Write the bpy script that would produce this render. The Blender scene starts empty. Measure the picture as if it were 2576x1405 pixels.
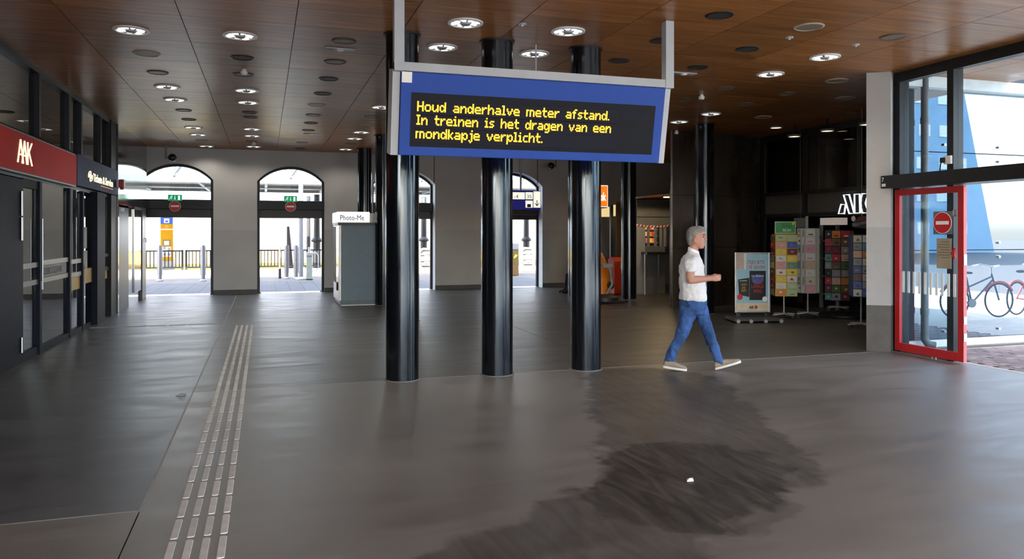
import bpy, bmesh, math, random
from mathutils import Vector, Matrix, Euler
random.seed(7)
scn = bpy.context.scene
COL = scn.collection
# ------------------------------------------------------------------ camera
F, CX, HY, CH = 1930.0, 1288.0, 585.0, 1.7          # focal length in px, centre column, horizon row, eye height
TH = math.atan(622.0 / F); SN, CS = math.sin(TH), math.cos(TH)
cd = bpy.data.cameras.new('camera'); cam = bpy.data.objects.new('camera', cd); COL.objects.link(cam)
cd.sensor_width = 36.0; cd.lens = 36.0 * F / 2576.0; cd.shift_y = -(702.5 - HY) / 2576.0
cd.clip_start = 0.05; cd.clip_end = 500
cam.location = (0, 0, CH); cam.rotation_euler = (math.pi / 2, 0, -TH)
scn.camera = cam
# ------------------------------------------------------------------ sky, sun, exposure
EXPO = 1.7; EK = 2.0 ** -EXPO           # camera exposure; lamps below are given as brightness in the picture
w = bpy.data.worlds.new('sky'); scn.world = w; w.use_nodes = True
nt = w.node_tree; nt.nodes.clear()
sky = nt.nodes.new('ShaderNodeTexSky'); sky.sky_type = 'NISHITA'; sky.sun_disc = False
sky.sun_elevation = math.radians(47); sky.sun_rotation = math.radians(205); sky.dust_density = 2.5; sky.air_density = 1.0
hs = nt.nodes.new('ShaderNodeHueSaturation'); hs.inputs['Saturation'].default_value = 0.62
bg = nt.nodes.new('ShaderNodeBackground'); bg.inputs['Strength'].default_value = 0.62
wo = nt.nodes.new('ShaderNodeOutputWorld')
nt.links.new(sky.outputs[0], hs.inputs['Color']); nt.links.new(hs.outputs[0], bg.inputs['Color']); nt.links.new(bg.outputs[0], wo.inputs['Surface'])
sd = bpy.data.lights.new('sun', 'SUN'); sun = bpy.data.objects.new('sun', sd); COL.objects.link(sun)
sd.energy = 16.0; sd.angle = math.radians(0.6); sd.color = (1.0, 0.94, 0.84)
sun.rotation_euler = Vector((0.30, 0.62, -0.72)).to_track_quat('-Z', 'Y').to_euler(); sun.location = (-6, -14, 20)
scn.view_settings.view_transform = 'Standard'; scn.view_settings.look = 'None'
scn.view_settings.exposure = EXPO; scn.view_settings.gamma = 1.0; scn.view_settings.use_curve_mapping = False
# ------------------------------------------------------------------ pixel -> place
def ray(px, py):
    a = (px - CX) / F
    return Vector((SN + a * CS, CS - a * SN, (HY - py) / F))
def atz(px, py, z=0.0):
    d = ray(px, py); t = (z - CH) / d.z; return Vector((d.x * t, d.y * t, z))
def aty(px, py, y):
    d = ray(px, py); t = y / d.y; return Vector((d.x * t, y, CH + d.z * t))
def atx(px, py, x):
    d = ray(px, py); t = x / d.x; return Vector((x, d.y * t, CH + d.z * t))
# ------------------------------------------------------------------ mesh building
class MB:
    def __init__(s): s.v = []; s.f = []
    def hexa(s, p):                       # 8 corners: bottom 4 ccw, top 4 ccw
        b = len(s.v); s.v += [tuple(q) for q in p]
        s.f += [tuple(b + i for i in q) for q in ((3, 2, 1, 0), (4, 5, 6, 7), (0, 1, 5, 4), (1, 2, 6, 5), (2, 3, 7, 6), (3, 0, 4, 7))]
        return s
    def box(s, x0, x1, y0, y1, z0, z1):
        return s.hexa([(x0, y0, z0), (x1, y0, z0), (x1, y1, z0), (x0, y1, z0), (x0, y0, z1), (x1, y0, z1), (x1, y1, z1), (x0, y1, z1)])
    def prism(s, poly, a, b, axis='z'):   # polygon extruded along an axis from a to b
        def P(u, w, t):
            return {'z': (u, w, t), 'y': (u, t, w), 'x': (t, u, w)}[axis]
        n = len(poly); k = len(s.v)
        s.v += [P(u, w_, a) for u, w_ in poly] + [P(u, w_, b) for u, w_ in poly]
        s.f += [tuple(k + i for i in range(n))[::-1], tuple(k + n + i for i in range(n))]
        s.f += [(k + i, k + (i + 1) % n, k + n + (i + 1) % n, k + n + i) for i in range(n)]
        return s
    def tube(s, pts, r, n=8, cap=True, closed=False):
        pts = [Vector(p) for p in pts]; m = len(pts)
        R = r if isinstance(r, (list, tuple)) else [r] * m
        k = len(s.v); up = None
        for i in range(m):
            if closed: t = pts[(i + 1) % m] - pts[i - 1]
            else: t = pts[min(i + 1, m - 1)] - pts[max(i - 1, 0)]
            t.normalize()
            if up is None: up = Vector((0, 0, 1)) if abs(t.z) < 0.9 else Vector((1, 0, 0))
            u = t.cross(up)
            if u.length < 1e-5: u = t.orthogonal()
            u.normalize(); v_ = u.cross(t).normalized(); up = v_
            for j in range(n):
                a = 2 * math.pi * j / n
                s.v.append(tuple(pts[i] + u * math.cos(a) * R[i] + v_ * math.sin(a) * R[i]))
        rng = m if closed else m - 1
        for i in range(rng):
            for j in range(n):
                a, b = k + i * n + j, k + i * n + (j + 1) % n
                c, d = k + ((i + 1) % m) * n + (j + 1) % n, k + ((i + 1) % m) * n + j
                s.f.append((a, b, c, d))
        if cap and not closed:
            s.f.append(tuple(k + j for j in range(n))[::-1]); s.f.append(tuple(k + (m - 1) * n + j for j in range(n)))
        return s
    def cyl(s, x, y, z0, z1, r, n=24, r1=None):
        return s.tube([(x, y, z0), (x, y, z1)], [r, r if r1 is None else r1], n)
    def lathe(s, prof, cx=0, cy=0, n=24, axis='z'):
        k = len(s.v); m = len(prof)
        for r, z in prof:
            for j in range(n):
                a = 2 * math.pi * j / n; c_, s_ = r * math.cos(a), r * math.sin(a)
                s.v.append({'z': (cx + c_, cy + s_, z), 'y': (cx + c_, z, cy + s_), 'x': (z, cx + c_, cy + s_)}[axis])
        for i in range(m - 1):
            for j in range(n):
                s.f.append((k + i * n + j, k + i * n + (j + 1) % n, k + (i + 1) * n + (j + 1) % n, k + (i + 1) * n + j))
        if prof[0][0] > 1e-4: s.f.append(tuple(k + j for j in range(n))[::-1])
        if prof[-1][0] > 1e-4: s.f.append(tuple(k + (m - 1) * n + j for j in range(n)))
        return s
    def ball(s, c, r, n=12, sc=(1, 1, 1)):
        k = len(s.v); m = n // 2
        for i in range(m + 1):
            t = math.pi * i / m
            for j in range(n):
                a = 2 * math.pi * j / n
                s.v.append((c[0] + r * sc[0] * math.sin(t) * math.cos(a), c[1] + r * sc[1] * math.sin(t) * math.sin(a), c[2] + r * sc[2] * math.cos(t)))
        for i in range(m):
            for j in range(n):
                s.f.append((k + i * n + j, k + (i + 1) * n + j, k + (i + 1) * n + (j + 1) % n, k + i * n + (j + 1) % n))
        return s
    def loft(s, rings, cap=True):         # rings: (centre, ua, ub): ellipse spanned by two half-axis vectors
        k = len(s.v); n = 16; m = len(rings)
        for c, ua, ub in rings:
            c, ua, ub = Vector(c), Vector(ua), Vector(ub)
            for j in range(n):
                a = 2 * math.pi * j / n; s.v.append(tuple(c + ua * math.cos(a) + ub * math.sin(a)))
        for i in range(m - 1):
            for j in range(n):
                s.f.append((k + i * n + j, k + i * n + (j + 1) % n, k + (i + 1) * n + (j + 1) % n, k + (i + 1) * n + j))
        s.f.append(tuple(k + j for j in range(n))[::-1]); s.f.append(tuple(k + (m - 1) * n + j for j in range(n)))
        return s
    def map(s, o, U, V, W=None):          # local (u,v,w) -> o + uU + vV + wW
        o, U, V = Vector(o), Vector(U), Vector(V); W = Vector(W) if W is not None else U.cross(V)
        s.v = [tuple(o + U * a + V * b + W * c) for a, b, c in s.v]; return s
    def mesh(s, name='m'):
        me = bpy.data.meshes.new(name); me.from_pydata(s.v, [], s.f)
        bm = bmesh.new(); bm.from_mesh(me); bmesh.ops.recalc_face_normals(bm, faces=bm.faces)
        me.clear_geometry() if False else None
        bm.to_mesh(me); bm.free(); return me
    def obj(s, name, m, parent=None, loc=None, smooth=False, bevel=0, world=True, rz=0):
        if parent is not None and world and loc is None:
            o = parent['_o']; s.v = [(a - o[0], b - o[1], c - o[2]) for a, b, c in s.v]
        me = s.mesh(name); me.materials.append(m)
        if bevel:
            bm = bmesh.new(); bm.from_mesh(me)
            es = [e for e in bm.edges if len(e.link_faces) == 2 and e.calc_face_angle(0) > 0.6]
            bmesh.ops.bevel(bm, geom=es, offset=bevel, segments=2, affect='EDGES', profile=0.6); bm.to_mesh(me); bm.free()
        if smooth: me.shade_auto(me) if False else smooth_mesh(me)
        ob = bpy.data.objects.new(name, me); COL.objects.link(ob)
        if parent is not None: ob.parent = parent
        if loc is not None: ob.location = loc
        if rz: ob.rotation_euler.z = rz
        return ob
def smooth_mesh(me, ang=0.7):
    bm = bmesh.new(); bm.from_mesh(me)
    for f in bm.faces: f.smooth = True
    for e in bm.edges: e.smooth = not (len(e.link_faces) == 2 and e.calc_face_angle(0) > ang)
    bm.to_mesh(me); bm.free()
_EMP = []
def tag(o, label, cat, group=None):
    o['label'] = label; o['category'] = cat
    if group: o['group'] = group
    return o
def thing(name, label, cat, loc=(0, 0, 0), rz=0, group=None):
    o = bpy.data.objects.new(name, None); COL.objects.link(o); o.empty_display_size = 0.05
    o.location = loc; o.rotation_euler.z = rz; o['_o'] = tuple(float(c) for c in loc)
    _EMP.append(o)
    return tag(o, label, cat, group)
def struct(o): o['kind'] = 'structure'; return o
def struct_root(name, loc=(0, 0, 0)):
    o = bpy.data.objects.new(name, None); COL.objects.link(o); o.location = loc; o['_o'] = tuple(float(c) for c in loc); o['kind'] = 'structure'
    o.empty_display_size = 0.05; _EMP.append(o); return o
def inst(src, parent=None, loc=None, rot=None, name=None):
    c = src.copy(); COL.objects.link(c); c.parent = parent
    if loc is not None: c.location = loc
    if rot is not None: c.rotation_euler = rot
    return c
def copy_tree(o, parent=None):
    c = o.copy(); COL.objects.link(c); c.parent = parent
    for ch in list(o.children): copy_tree(ch, c)
    return c
def text_mb(txt, size=1.0, depth=0.002, spacing=1.0, width=None, bold=0.0, shear=0.0, res=3):
    cu = bpy.data.curves.new('t', 'FONT'); cu.body = txt; cu.size = size; cu.extrude = depth; cu.space_character = spacing
    cu.offset = bold; cu.shear = shear; cu.resolution_u = res; cu.align_x = 'LEFT'
    ob = bpy.data.objects.new('t', cu); COL.objects.link(ob)
    dg = bpy.context.evaluated_depsgraph_get(); me = bpy.data.meshes.new_from_object(ob.evaluated_get(dg))
    b = MB(); b.v = [tuple(v.co) for v in me.vertices]; b.f = [tuple(p.vertices) for p in me.polygons]
    bpy.data.objects.remove(ob); bpy.data.curves.remove(cu); bpy.data.meshes.remove(me)
    xs = [v[0] for v in b.v]; x0, x1 = min(xs), max(xs)
    k = width / (x1 - x0) if width else 1.0
    b.v = [((v[0] - x0) * k, v[1], v[2]) for v in b.v]
    return b
# ------------------------------------------------------------------ materials
MAT = {}
def mat(name, col, rough=0.5, metal=0.0, var=0.12, scale=6.0, bump=0.0, emit=None, es=0.0, coat=0.0, spec=0.5, stretch=None, bscale=None, rvar=0.0, rnd=0.0):
    if name in MAT: return MAT[name]
    m = bpy.data.materials.new(name); m.use_nodes = True; MAT[name] = m
    N, L = m.node_tree.nodes, m.node_tree.links
    b = N['Principled BSDF']; b.inputs['Roughness'].default_value = rough; b.inputs['Metallic'].default_value = metal
    b.inputs['Specular IOR Level'].default_value = spec; b.inputs['Coat Weight'].default_value = coat; b.inputs['Coat Roughness'].default_value = 0.12
    tc = N.new('ShaderNodeTexCoord'); mp = N.new('ShaderNodeMapping'); L.new(tc.outputs['Object'], mp.inputs['Vector'])
    if stretch: mp.inputs['Scale'].default_value = stretch
    nz = N.new('ShaderNodeTexNoise'); nz.inputs['Scale'].default_value = scale; nz.inputs['Detail'].default_value = 5
    L.new(mp.outputs[0], nz.inputs['Vector'])
    mr = N.new('ShaderNodeMapRange'); mr.inputs['From Min'].default_value = 0.25; mr.inputs['From Max'].default_value = 0.75
    mr.inputs['To Min'].default_value = 1 - var; mr.inputs['To Max'].default_value = 1 + var; L.new(nz.outputs['Fac'], mr.inputs['Value'])
    vm = N.new('ShaderNodeVectorMath'); vm.operation = 'SCALE'; vm.inputs[0].default_value = col[:3]; L.new(mr.outputs[0], vm.inputs['Scale'])
    out = vm.outputs[0]
    if rnd:
        oi = N.new('ShaderNodeObjectInfo'); m2 = N.new('ShaderNodeMapRange'); m2.inputs['To Min'].default_value = 1 - rnd; m2.inputs['To Max'].default_value = 1 + rnd
        L.new(oi.outputs['Random'], m2.inputs['Value']); v2 = N.new('ShaderNodeVectorMath'); v2.operation = 'SCALE'
        L.new(out, v2.inputs[0]); L.new(m2.outputs[0], v2.inputs['Scale']); out = v2.outputs[0]
    L.new(out, b.inputs['Base Color'])
    if rvar:
        m3 = N.new('ShaderNodeMapRange'); m3.inputs['From Min'].default_value = 0.3; m3.inputs['From Max'].default_value = 0.7
        m3.inputs['To Min'].default_value = max(0.02, rough - rvar); m3.inputs['To Max'].default_value = rough + rvar
        L.new(nz.outputs['Fac'], m3.inputs['Value']); L.new(m3.outputs[0], b.inputs['Roughness'])
    if bump:
        n2 = N.new('ShaderNodeTexNoise'); n2.inputs['Scale'].default_value = bscale or scale * 8; n2.inputs['Detail'].default_value = 3; L.new(mp.outputs[0], n2.inputs['Vector'])
        bp = N.new('ShaderNodeBump'); bp.inputs['Strength'].default_value = bump; bp.inputs['Distance'].default_value = 0.01
        L.new(n2.outputs['Fac'], bp.inputs['Height']); L.new(bp.outputs[0], b.inputs['Normal'])
    if emit:
        b.inputs['Emission Color'].default_value = (*emit, 1); b.inputs['Emission Strength'].default_value = es * EK
    return m
def glass(name, tint=(0.9, 0.95, 0.95), ior=1.5, rough=0.0, refl=(1, 1, 1), boost=1.0):
    m = bpy.data.materials.new(name); m.use_nodes = True; MAT[name] = m
    N, L = m.node_tree.nodes, m.node_tree.links; N.clear()
    o = N.new('ShaderNodeOutputMaterial'); mx = N.new('ShaderNodeMixShader'); tr = N.new('ShaderNodeBsdfTransparent'); gl = N.new('ShaderNodeBsdfGlossy')
    fr = N.new('ShaderNodeFresnel'); ge = N.new('ShaderNodeNewGeometry'); im = N.new('ShaderNodeMapRange'); im.inputs['To Min'].default_value = ior; im.inputs['To Max'].default_value = 1 / ior
    L.new(ge.outputs['Backfacing'], im.inputs['Value']); L.new(im.outputs[0], fr.inputs['IOR'])     # same reflectance on both faces of the pane
    tc = N.new('ShaderNodeTexCoord'); nz = N.new('ShaderNodeTexNoise'); nz.inputs['Scale'].default_value = 1.5; L.new(tc.outputs['Object'], nz.inputs['Vector'])
    bp = N.new('ShaderNodeBump'); bp.inputs['Strength'].default_value = 0.015; bp.inputs['Distance'].default_value = 0.02; L.new(nz.outputs['Fac'], bp.inputs['Height']); L.new(bp.outputs[0], gl.inputs['Normal'])
    mu = N.new('ShaderNodeMath'); mu.operation = 'MULTIPLY'; mu.use_clamp = True; mu.inputs[1].default_value = boost; L.new(fr.outputs[0], mu.inputs[0])
    tr.inputs['Color'].default_value = (*tint, 1); gl.inputs['Color'].default_value = (*refl, 1); gl.inputs['Roughness'].default_value = rough
    L.new(mu.outputs[0], mx.inputs['Fac']); L.new(tr.outputs[0], mx.inputs[1]); L.new(gl.outputs[0], mx.inputs[2]); L.new(mx.outputs[0], o.inputs['Surface'])
    return m
def emis(name, col, st):
    return mat(name, (col[0] * .6, col[1] * .6, col[2] * .6), 0.5, var=0.05, emit=col, es=st)
black = mat('black paint', (0.010, 0.011, 0.013), 0.42, var=0.2)
blackgloss = mat('black column lacquer', (0.004, 0.0045, 0.006), 0.15, var=0.3, scale=3, stretch=(14, 14, 0.6), bump=0.16, bscale=2.2, spec=0.75, rvar=0.06)
blackgloss.node_tree.nodes['Principled BSDF'].inputs['Specular Tint'].default_value = (0.74, 0.87, 1.0, 1)
darksteel = mat('dark steel frame', (0.014, 0.017, 0.022), 0.42, var=0.2, spec=0.3)
navyframe = mat('blue black aluminium', (0.009, 0.012, 0.022), 0.6, var=0.2, spec=0.12)
steel = mat('brushed steel', (0.55, 0.56, 0.58), 0.3, 1.0, var=0.1, scale=4, stretch=(1, 1, 30))
chrome = mat('chrome', (0.75, 0.76, 0.78), 0.12, 1.0, var=0.05)
whitepl = mat('white plastic', (0.78, 0.78, 0.77), 0.4, var=0.05)
greypl = mat('grey plastic', (0.25, 0.26, 0.27), 0.5, var=0.1)
silver = mat('silver grey lacquer', (0.42, 0.45, 0.49), 0.45, var=0.05)
plaster = mat('grey white plaster', (0.54, 0.53, 0.52), 0.85, var=0.05, scale=1.5, bump=0.12, bscale=60)
plaster2 = mat('grey painted plaster dado', (0.47, 0.475, 0.48), 0.8, var=0.06, scale=1.5, bump=0.12, bscale=60)
basegrey = mat('dark grey skirting', (0.07, 0.073, 0.078), 0.6, var=0.15)
concrete = mat('concrete', (0.42, 0.41, 0.39), 0.85, var=0.15, scale=5, bump=0.2)
rubber = mat('black rubber', (0.012, 0.012, 0.012), 0.7)
winglass = glass('clear window glass', (0.93, 0.97, 0.97))
shopglass = glass('shop window glass', (0.55, 0.60, 0.60), 1.5, boost=1.6)
darkglass = glass('dark clerestory glass', (0.10, 0.11, 0.12), 1.5, boost=1.2)
facadeglass = glass('facade glass', (0.90, 0.95, 0.97))
red = mat('red lacquer', (0.42, 0.012, 0.016), 0.35, var=0.08)
signred = mat('sign red', (0.50, 0.010, 0.016), 0.4, var=0.04)
signwhite = mat('sign white', (0.8, 0.8, 0.8), 0.4, var=0.03)
# plywood ceiling panels
def wood():
    m = bpy.data.materials.new('varnished plywood'); m.use_nodes = True; MAT['wood'] = m
    N, L = m.node_tree.nodes, m.node_tree.links; b = N['Principled BSDF']
    tc = N.new('ShaderNodeTexCoord'); mp = N.new('ShaderNodeMapping'); mp.inputs['Scale'].default_value = (1.2, 16, 16); L.new(tc.outputs['Object'], mp.inputs['Vector'])
    oi = N.new('ShaderNodeObjectInfo'); ml = N.new('ShaderNodeVectorMath'); ml.operation = 'SCALE'; ml.inputs[0].default_value = (37, 23, 11); L.new(oi.outputs['Random'], ml.inputs['Scale'])
    L.new(ml.outputs[0], mp.inputs['Location'])
    nz = N.new('ShaderNodeTexNoise'); nz.inputs['Scale'].default_value = 1.0; nz.inputs['Detail'].default_value = 8; nz.inputs['Distortion'].default_value = 0.6; L.new(mp.outputs[0], nz.inputs['Vector'])
    cr = N.new('ShaderNodeValToRGB'); cr.color_ramp.elements[0].position = 0.3; cr.color_ramp.elements[0].color = (0.180, 0.070, 0.021, 1)
    cr.color_ramp.elements[1].position = 0.72; cr.color_ramp.elements[1].color = (0.400, 0.168, 0.050, 1); L.new(nz.outputs['Fac'], cr.inputs['Fac'])
    mr = N.new('ShaderNodeMapRange'); mr.inputs['To Min'].default_value = 0.86; mr.inputs['To Max'].default_value = 1.14; L.new(oi.outputs['Random'], mr.inputs['Value'])
    vm = N.new('ShaderNodeVectorMath'); vm.operation = 'SCALE'; L.new(cr.outputs[0], vm.inputs[0]); L.new(mr.outputs[0], vm.inputs['Scale'])
    L.new(vm.outputs[0], b.inputs['Base Color']); b.inputs['Roughness'].default_value = 0.36; b.inputs['Specular IOR Level'].default_value = 0.24; b.inputs['Coat Weight'].default_value = 0.08; b.inputs['Coat Roughness'].default_value = 0.22
    return m
woodm = wood()
# floor: brushed dark resin with fine aggregate, a wet machine trail and dry scuffs
def floor_mat(name, base, wet=True):
    m = bpy.data.materials.new(name); m.use_nodes = True; MAT[name] = m
    N, L = m.node_tree.nodes, m.node_tree.links; b = N['Principled BSDF']
    ge = N.new('ShaderNodeNewGeometry')
    def math_(op, a, c=None, clamp=False):
        n = N.new('ShaderNodeMath'); n.operation = op; n.use_clamp = clamp
        for i, q in enumerate((a, c)):
            if q is None: continue
            if isinstance(q, (int, float)): n.inputs[i].default_value = q
            else: L.new(q, n.inputs[i])
        return n.outputs[0]
    def noise(scale, detail=4, stretch=(1, 1, 1), dist=0.0):
        mp = N.new('ShaderNodeMapping'); mp.inputs['Scale'].default_value = stretch; L.new(ge.outputs['Position'], mp.inputs['Vector'])
        n = N.new('ShaderNodeTexNoise'); n.inputs['Scale'].default_value = scale; n.inputs['Detail'].default_value = detail; n.inputs['Distortion'].default_value = dist
        L.new(mp.outputs[0], n.inputs['Vector']); return n.outputs['Fac']
    grain = noise(160, 2); smear = noise(1.6, 6, (0.7, 2.4, 1), 0.8); cloud = noise(0.5, 4); fine = noise(420, 1)
    sp = N.new('ShaderNodeSeparateXYZ'); L.new(ge.outputs['Position'], sp.inputs[0]); X, Y = sp.outputs['X'], sp.outputs['Y']
    val = math_('ADD', math_('MULTIPLY', math_('SUBTRACT', grain, 0.5), 0.7), 1.0)
    val = math_('ADD', val, math_('MULTIPLY', math_('SUBTRACT', smear, 0.5), 0.9))
    val = math_('ADD', val, math_('MULTIPLY', math_('SUBTRACT', cloud, 0.5), 0.7))
    val = math_('ADD', val, math_('MULTIPLY', math_('GREATER_THAN', fine, 0.70), 0.45))
    rough = math_('ADD', 0.41, math_('MULTIPLY', math_('SUBTRACT', smear, 0.5), 0.30))
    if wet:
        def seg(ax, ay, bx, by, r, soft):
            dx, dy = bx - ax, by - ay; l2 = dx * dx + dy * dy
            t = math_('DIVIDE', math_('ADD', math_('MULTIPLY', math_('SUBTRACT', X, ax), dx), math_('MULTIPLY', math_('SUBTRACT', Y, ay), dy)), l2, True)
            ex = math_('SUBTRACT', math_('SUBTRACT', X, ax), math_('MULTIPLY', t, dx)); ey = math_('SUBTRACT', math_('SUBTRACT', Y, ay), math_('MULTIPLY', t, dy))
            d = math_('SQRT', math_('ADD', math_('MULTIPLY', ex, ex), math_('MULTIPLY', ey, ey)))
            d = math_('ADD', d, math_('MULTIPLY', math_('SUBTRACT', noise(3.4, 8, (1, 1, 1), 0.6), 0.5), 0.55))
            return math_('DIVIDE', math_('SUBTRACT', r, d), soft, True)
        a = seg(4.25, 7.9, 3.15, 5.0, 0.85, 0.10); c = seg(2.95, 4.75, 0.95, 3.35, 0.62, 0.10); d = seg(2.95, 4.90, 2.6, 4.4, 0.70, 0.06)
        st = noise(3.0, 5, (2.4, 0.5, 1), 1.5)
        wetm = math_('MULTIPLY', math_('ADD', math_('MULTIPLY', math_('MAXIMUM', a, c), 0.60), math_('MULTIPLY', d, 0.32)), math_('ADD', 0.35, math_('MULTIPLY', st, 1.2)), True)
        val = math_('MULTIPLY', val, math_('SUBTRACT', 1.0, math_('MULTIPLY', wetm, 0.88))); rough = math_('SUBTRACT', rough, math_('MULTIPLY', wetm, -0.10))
    vm = N.new('ShaderNodeVectorMath'); vm.operation = 'SCALE'; vm.inputs[0].default_value = base; L.new(val, vm.inputs['Scale'])
    L.new(vm.outputs[0], b.inputs['Base Color']); L.new(rough, b.inputs['Roughness']); b.inputs['Specular IOR Level'].default_value = 0.42
    bp = N.new('ShaderNodeBump'); bp.inputs['Strength'].default_value = 0.22; bp.inputs['Distance'].default_value = 0.003; L.new(grain, bp.inputs['Height']); L.new(bp.outputs[0], b.inputs['Normal'])
    return m
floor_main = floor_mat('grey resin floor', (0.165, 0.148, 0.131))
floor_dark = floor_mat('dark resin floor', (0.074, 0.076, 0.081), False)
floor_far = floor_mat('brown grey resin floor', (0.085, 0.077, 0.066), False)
jointm = mat('pale joint filler', (0.30, 0.29, 0.27), 0.7)
# ================================================================== the setting
YR = -3.5
H = 4.0                                    # ceiling height
YB, YB2 = 22.5, 22.95                      # back wall faces
XL, XR = -3.03, 8.70                       # glazed shop fronts on one side, glass facade on the other
fl = struct_root('floor', (0, 0, 0))
MB().box(-9, 20, -10, YB2, -0.30, -0.03).obj('floor_base', concrete, fl)
g = 0.004
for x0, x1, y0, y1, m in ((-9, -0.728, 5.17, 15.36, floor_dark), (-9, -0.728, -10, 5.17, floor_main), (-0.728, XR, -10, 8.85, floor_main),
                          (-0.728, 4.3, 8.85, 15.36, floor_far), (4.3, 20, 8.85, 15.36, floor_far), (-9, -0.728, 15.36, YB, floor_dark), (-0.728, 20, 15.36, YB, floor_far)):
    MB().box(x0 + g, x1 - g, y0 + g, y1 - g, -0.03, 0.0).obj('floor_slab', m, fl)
for x0, x1, y0, y1 in ((-0.735, -0.721, 5.17, YB), (-9, -0.728, 5.163, 5.177), (-0.728, XR, 8.843, 8.857), (-0.728, 11, 15.353, 15.367)):
    MB().box(x0, x1, y0, y1, -0.02, 0.0008).obj('floor_joint', jointm, fl)
# ceiling: slab with plywood panels hung under it, block of building above
cb = MB().box(-9, 10.6, YR, 9.0, H + 0.03, H + 0.4); cb.box(-9, 13.0, 9.0, YB, H + .03, H + .4); ce = struct(cb.obj('ceiling', black)); ce['_o'] = (0, 0, 0)
pm = None
xj = [-2.02 + 1.17 * k for k in range(-1, 12)]; yj = [8.82 + 1.18 * k for k in range(-3, 12)]
for i in range(len(xj) - 1):
    for j in range(len(yj) - 1):
        if xj[i + 1] > 10.9 and yj[j] < 8.7: continue
        cx_, cy_ = (xj[i] + xj[i + 1]) / 2, (yj[j] + yj[j + 1]) / 2
        if pm is None:
            pm = MB().box(-.5805, .5805, -.5855, .5855, 0, 0.022).obj('ceiling_panel', woodm, ce, loc=(cx_, cy_, H)); src = pm
        else: inst(src, ce, (cx_, cy_, H))
MB().box(-9, xj[0] - .006, YR, YB, H, H + .02).obj('ceiling_border', woodm, ce)
MB().box(xj[0], 10.6, YR, yj[0] - .006, H, H + .02).obj('ceiling_border', woodm, ce)
MB().box(xj[-1] + .004, 13, 9.0, YB, H, H + .02).obj('ceiling_border', woodm, ce)
MB().box(xj[0], xj[-1], yj[-1], YB, H, H + .02).obj('ceiling_border', woodm, ce)
ub = MB().box(-9.3, 10.7, YR - .1, 9.0, H + 0.4, 9.5); ub.box(-9.3, 13.2, 9.0, YB2, H + .4, 9.5)
struct(ub.obj('wall_upper', mat('building brick mass', (0.25, 0.17, 0.13), 0.9)))
# ---- back wall with four segmental arches
ARCH = [(-3.16, -1.34), (-0.20, 1.62), (3.00, 4.84), (6.40, 8.25)]
ZS, ZT = 3.14, 3.57
def arc(xl, xr, zs, zt, n=16):
    hw = (xr - xl) / 2; h = zt - zs; R = (hw * hw + h * h) / (2 * h); cx_ = (xl + xr) / 2; cz = zt - R
    a0 = math.asin(hw / R)
    return [(cx_ + R * math.sin(-a0 + 2 * a0 * i / n), cz + R * math.cos(-a0 + 2 * a0 * i / n)) for i in range(n + 1)]
ZD = 1.78
bw = MB(); lo = MB()
edges = [-9.0] + [e for a in ARCH for e in a] + [20.0]
for i in range(0, len(edges), 2):
    bw.box(edges[i], edges[i + 1], YB, YB2, ZD, H + 0.3); lo.box(edges[i], edges[i + 1], YB, YB2, -0.05, ZD)
for xl, xr in ARCH:
    pts = arc(xl, xr, ZS, ZT)
    for (xa, za), (xb, zb) in zip(pts, pts[1:]):
        bw.hexa([(xa, YB, za), (xb, YB, zb), (xb, YB2, zb), (xa, YB2, za), (xa, YB, H + .3), (xb, YB, H + .3), (xb, YB2, H + .3), (xa, YB2, H + .3)])
wb = struct(bw.obj('wall_back', plaster)); wb['_o'] = (0, 0, 0)
lo.obj('wall_dado', plaster2, wb)
for i in range(0, len(edges), 2):
    if edges[i + 1] > -1: MB().box(max(edges[i], -2.8) + (0.0), min(edges[i + 1], 11.4), YB - 0.018, YB, 0, 0.13).obj('skirting', basegrey, wb, bevel=.004)
# pilaster seams
for px in (1092, 1352):
    x = aty(px, 420, YB).x; MB().box(x - .012, x + .012, YB - .006, YB, 3.2, H).obj('wall_seam', basegrey, wb)
# ---- arched door frames, header boxes, fanlight glazing
YF = [YB + .05, YB + .05, YB + .36, YB + .36]
doors = []
for k, (xl, xr) in enumerate(ARCH):
    y = YF[k]; d = struct_root('door_%d' % (k + 1), ((xl + xr) / 2, y, 0)); doors.append(d)
    b = MB(); o_, i_ = arc(xl, xr, ZS, ZT), arc(xl + .07, xr - .07, ZS, ZT - .075)
    for q in range(len(o_) - 1):
        (a1, b1), (a2, b2), (c1, d1), (c2, d2) = o_[q], o_[q + 1], i_[q], i_[q + 1]
        b.hexa([(c1, y, d1), (c2, y, d2), (c2, y + .09, d2), (c1, y + .09, d1), (a1, y, b1), (a2, y, b2), (a2, y + .09, b2), (a1, y + .09, b1)])
    b.obj('arch_frame', darksteel, d)
    for xa, xb in ((xl, xl + .07), (xr - .07, xr)):
        MB().box(xa, xb, y, y + .09, 0, ZS).obj('jamb', darksteel, d)
    MB().box(xl + .02, xr - .02, y - .10, y + .12, 2.34, 2.60).obj('header_box', darksteel, d, bevel=.01)
    MB().box(xl + .07, xr - .07, y + .0, y + .10, 2.11, 2.34).obj('shutter_rail', black, d, bevel=.006)
    # fanlight panes between two mullions
    for q in range(3):
        xa, xb = xl + .07 + (xr - xl - .14) * q / 3, xl + .07 + (xr - xl - .14) * (q + 1) / 3
        pts = [p for p in arc(xl + .07, xr - .07, ZS, ZT - .075, 30) if xa - 1e-6 <= p[0] <= xb + 1e-6]
        poly = [(xa, 2.60), (xb, 2.60)] + pts[::-1]
        MB().prism(poly, y + .04, y + .05, 'y').obj('fanlight_pane', winglass, d)
    MB().box(xl + .1, xr - .1, YB - .0, YB2 + .1, 0.0, 0.006).obj('threshold', steel, d)
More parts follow.
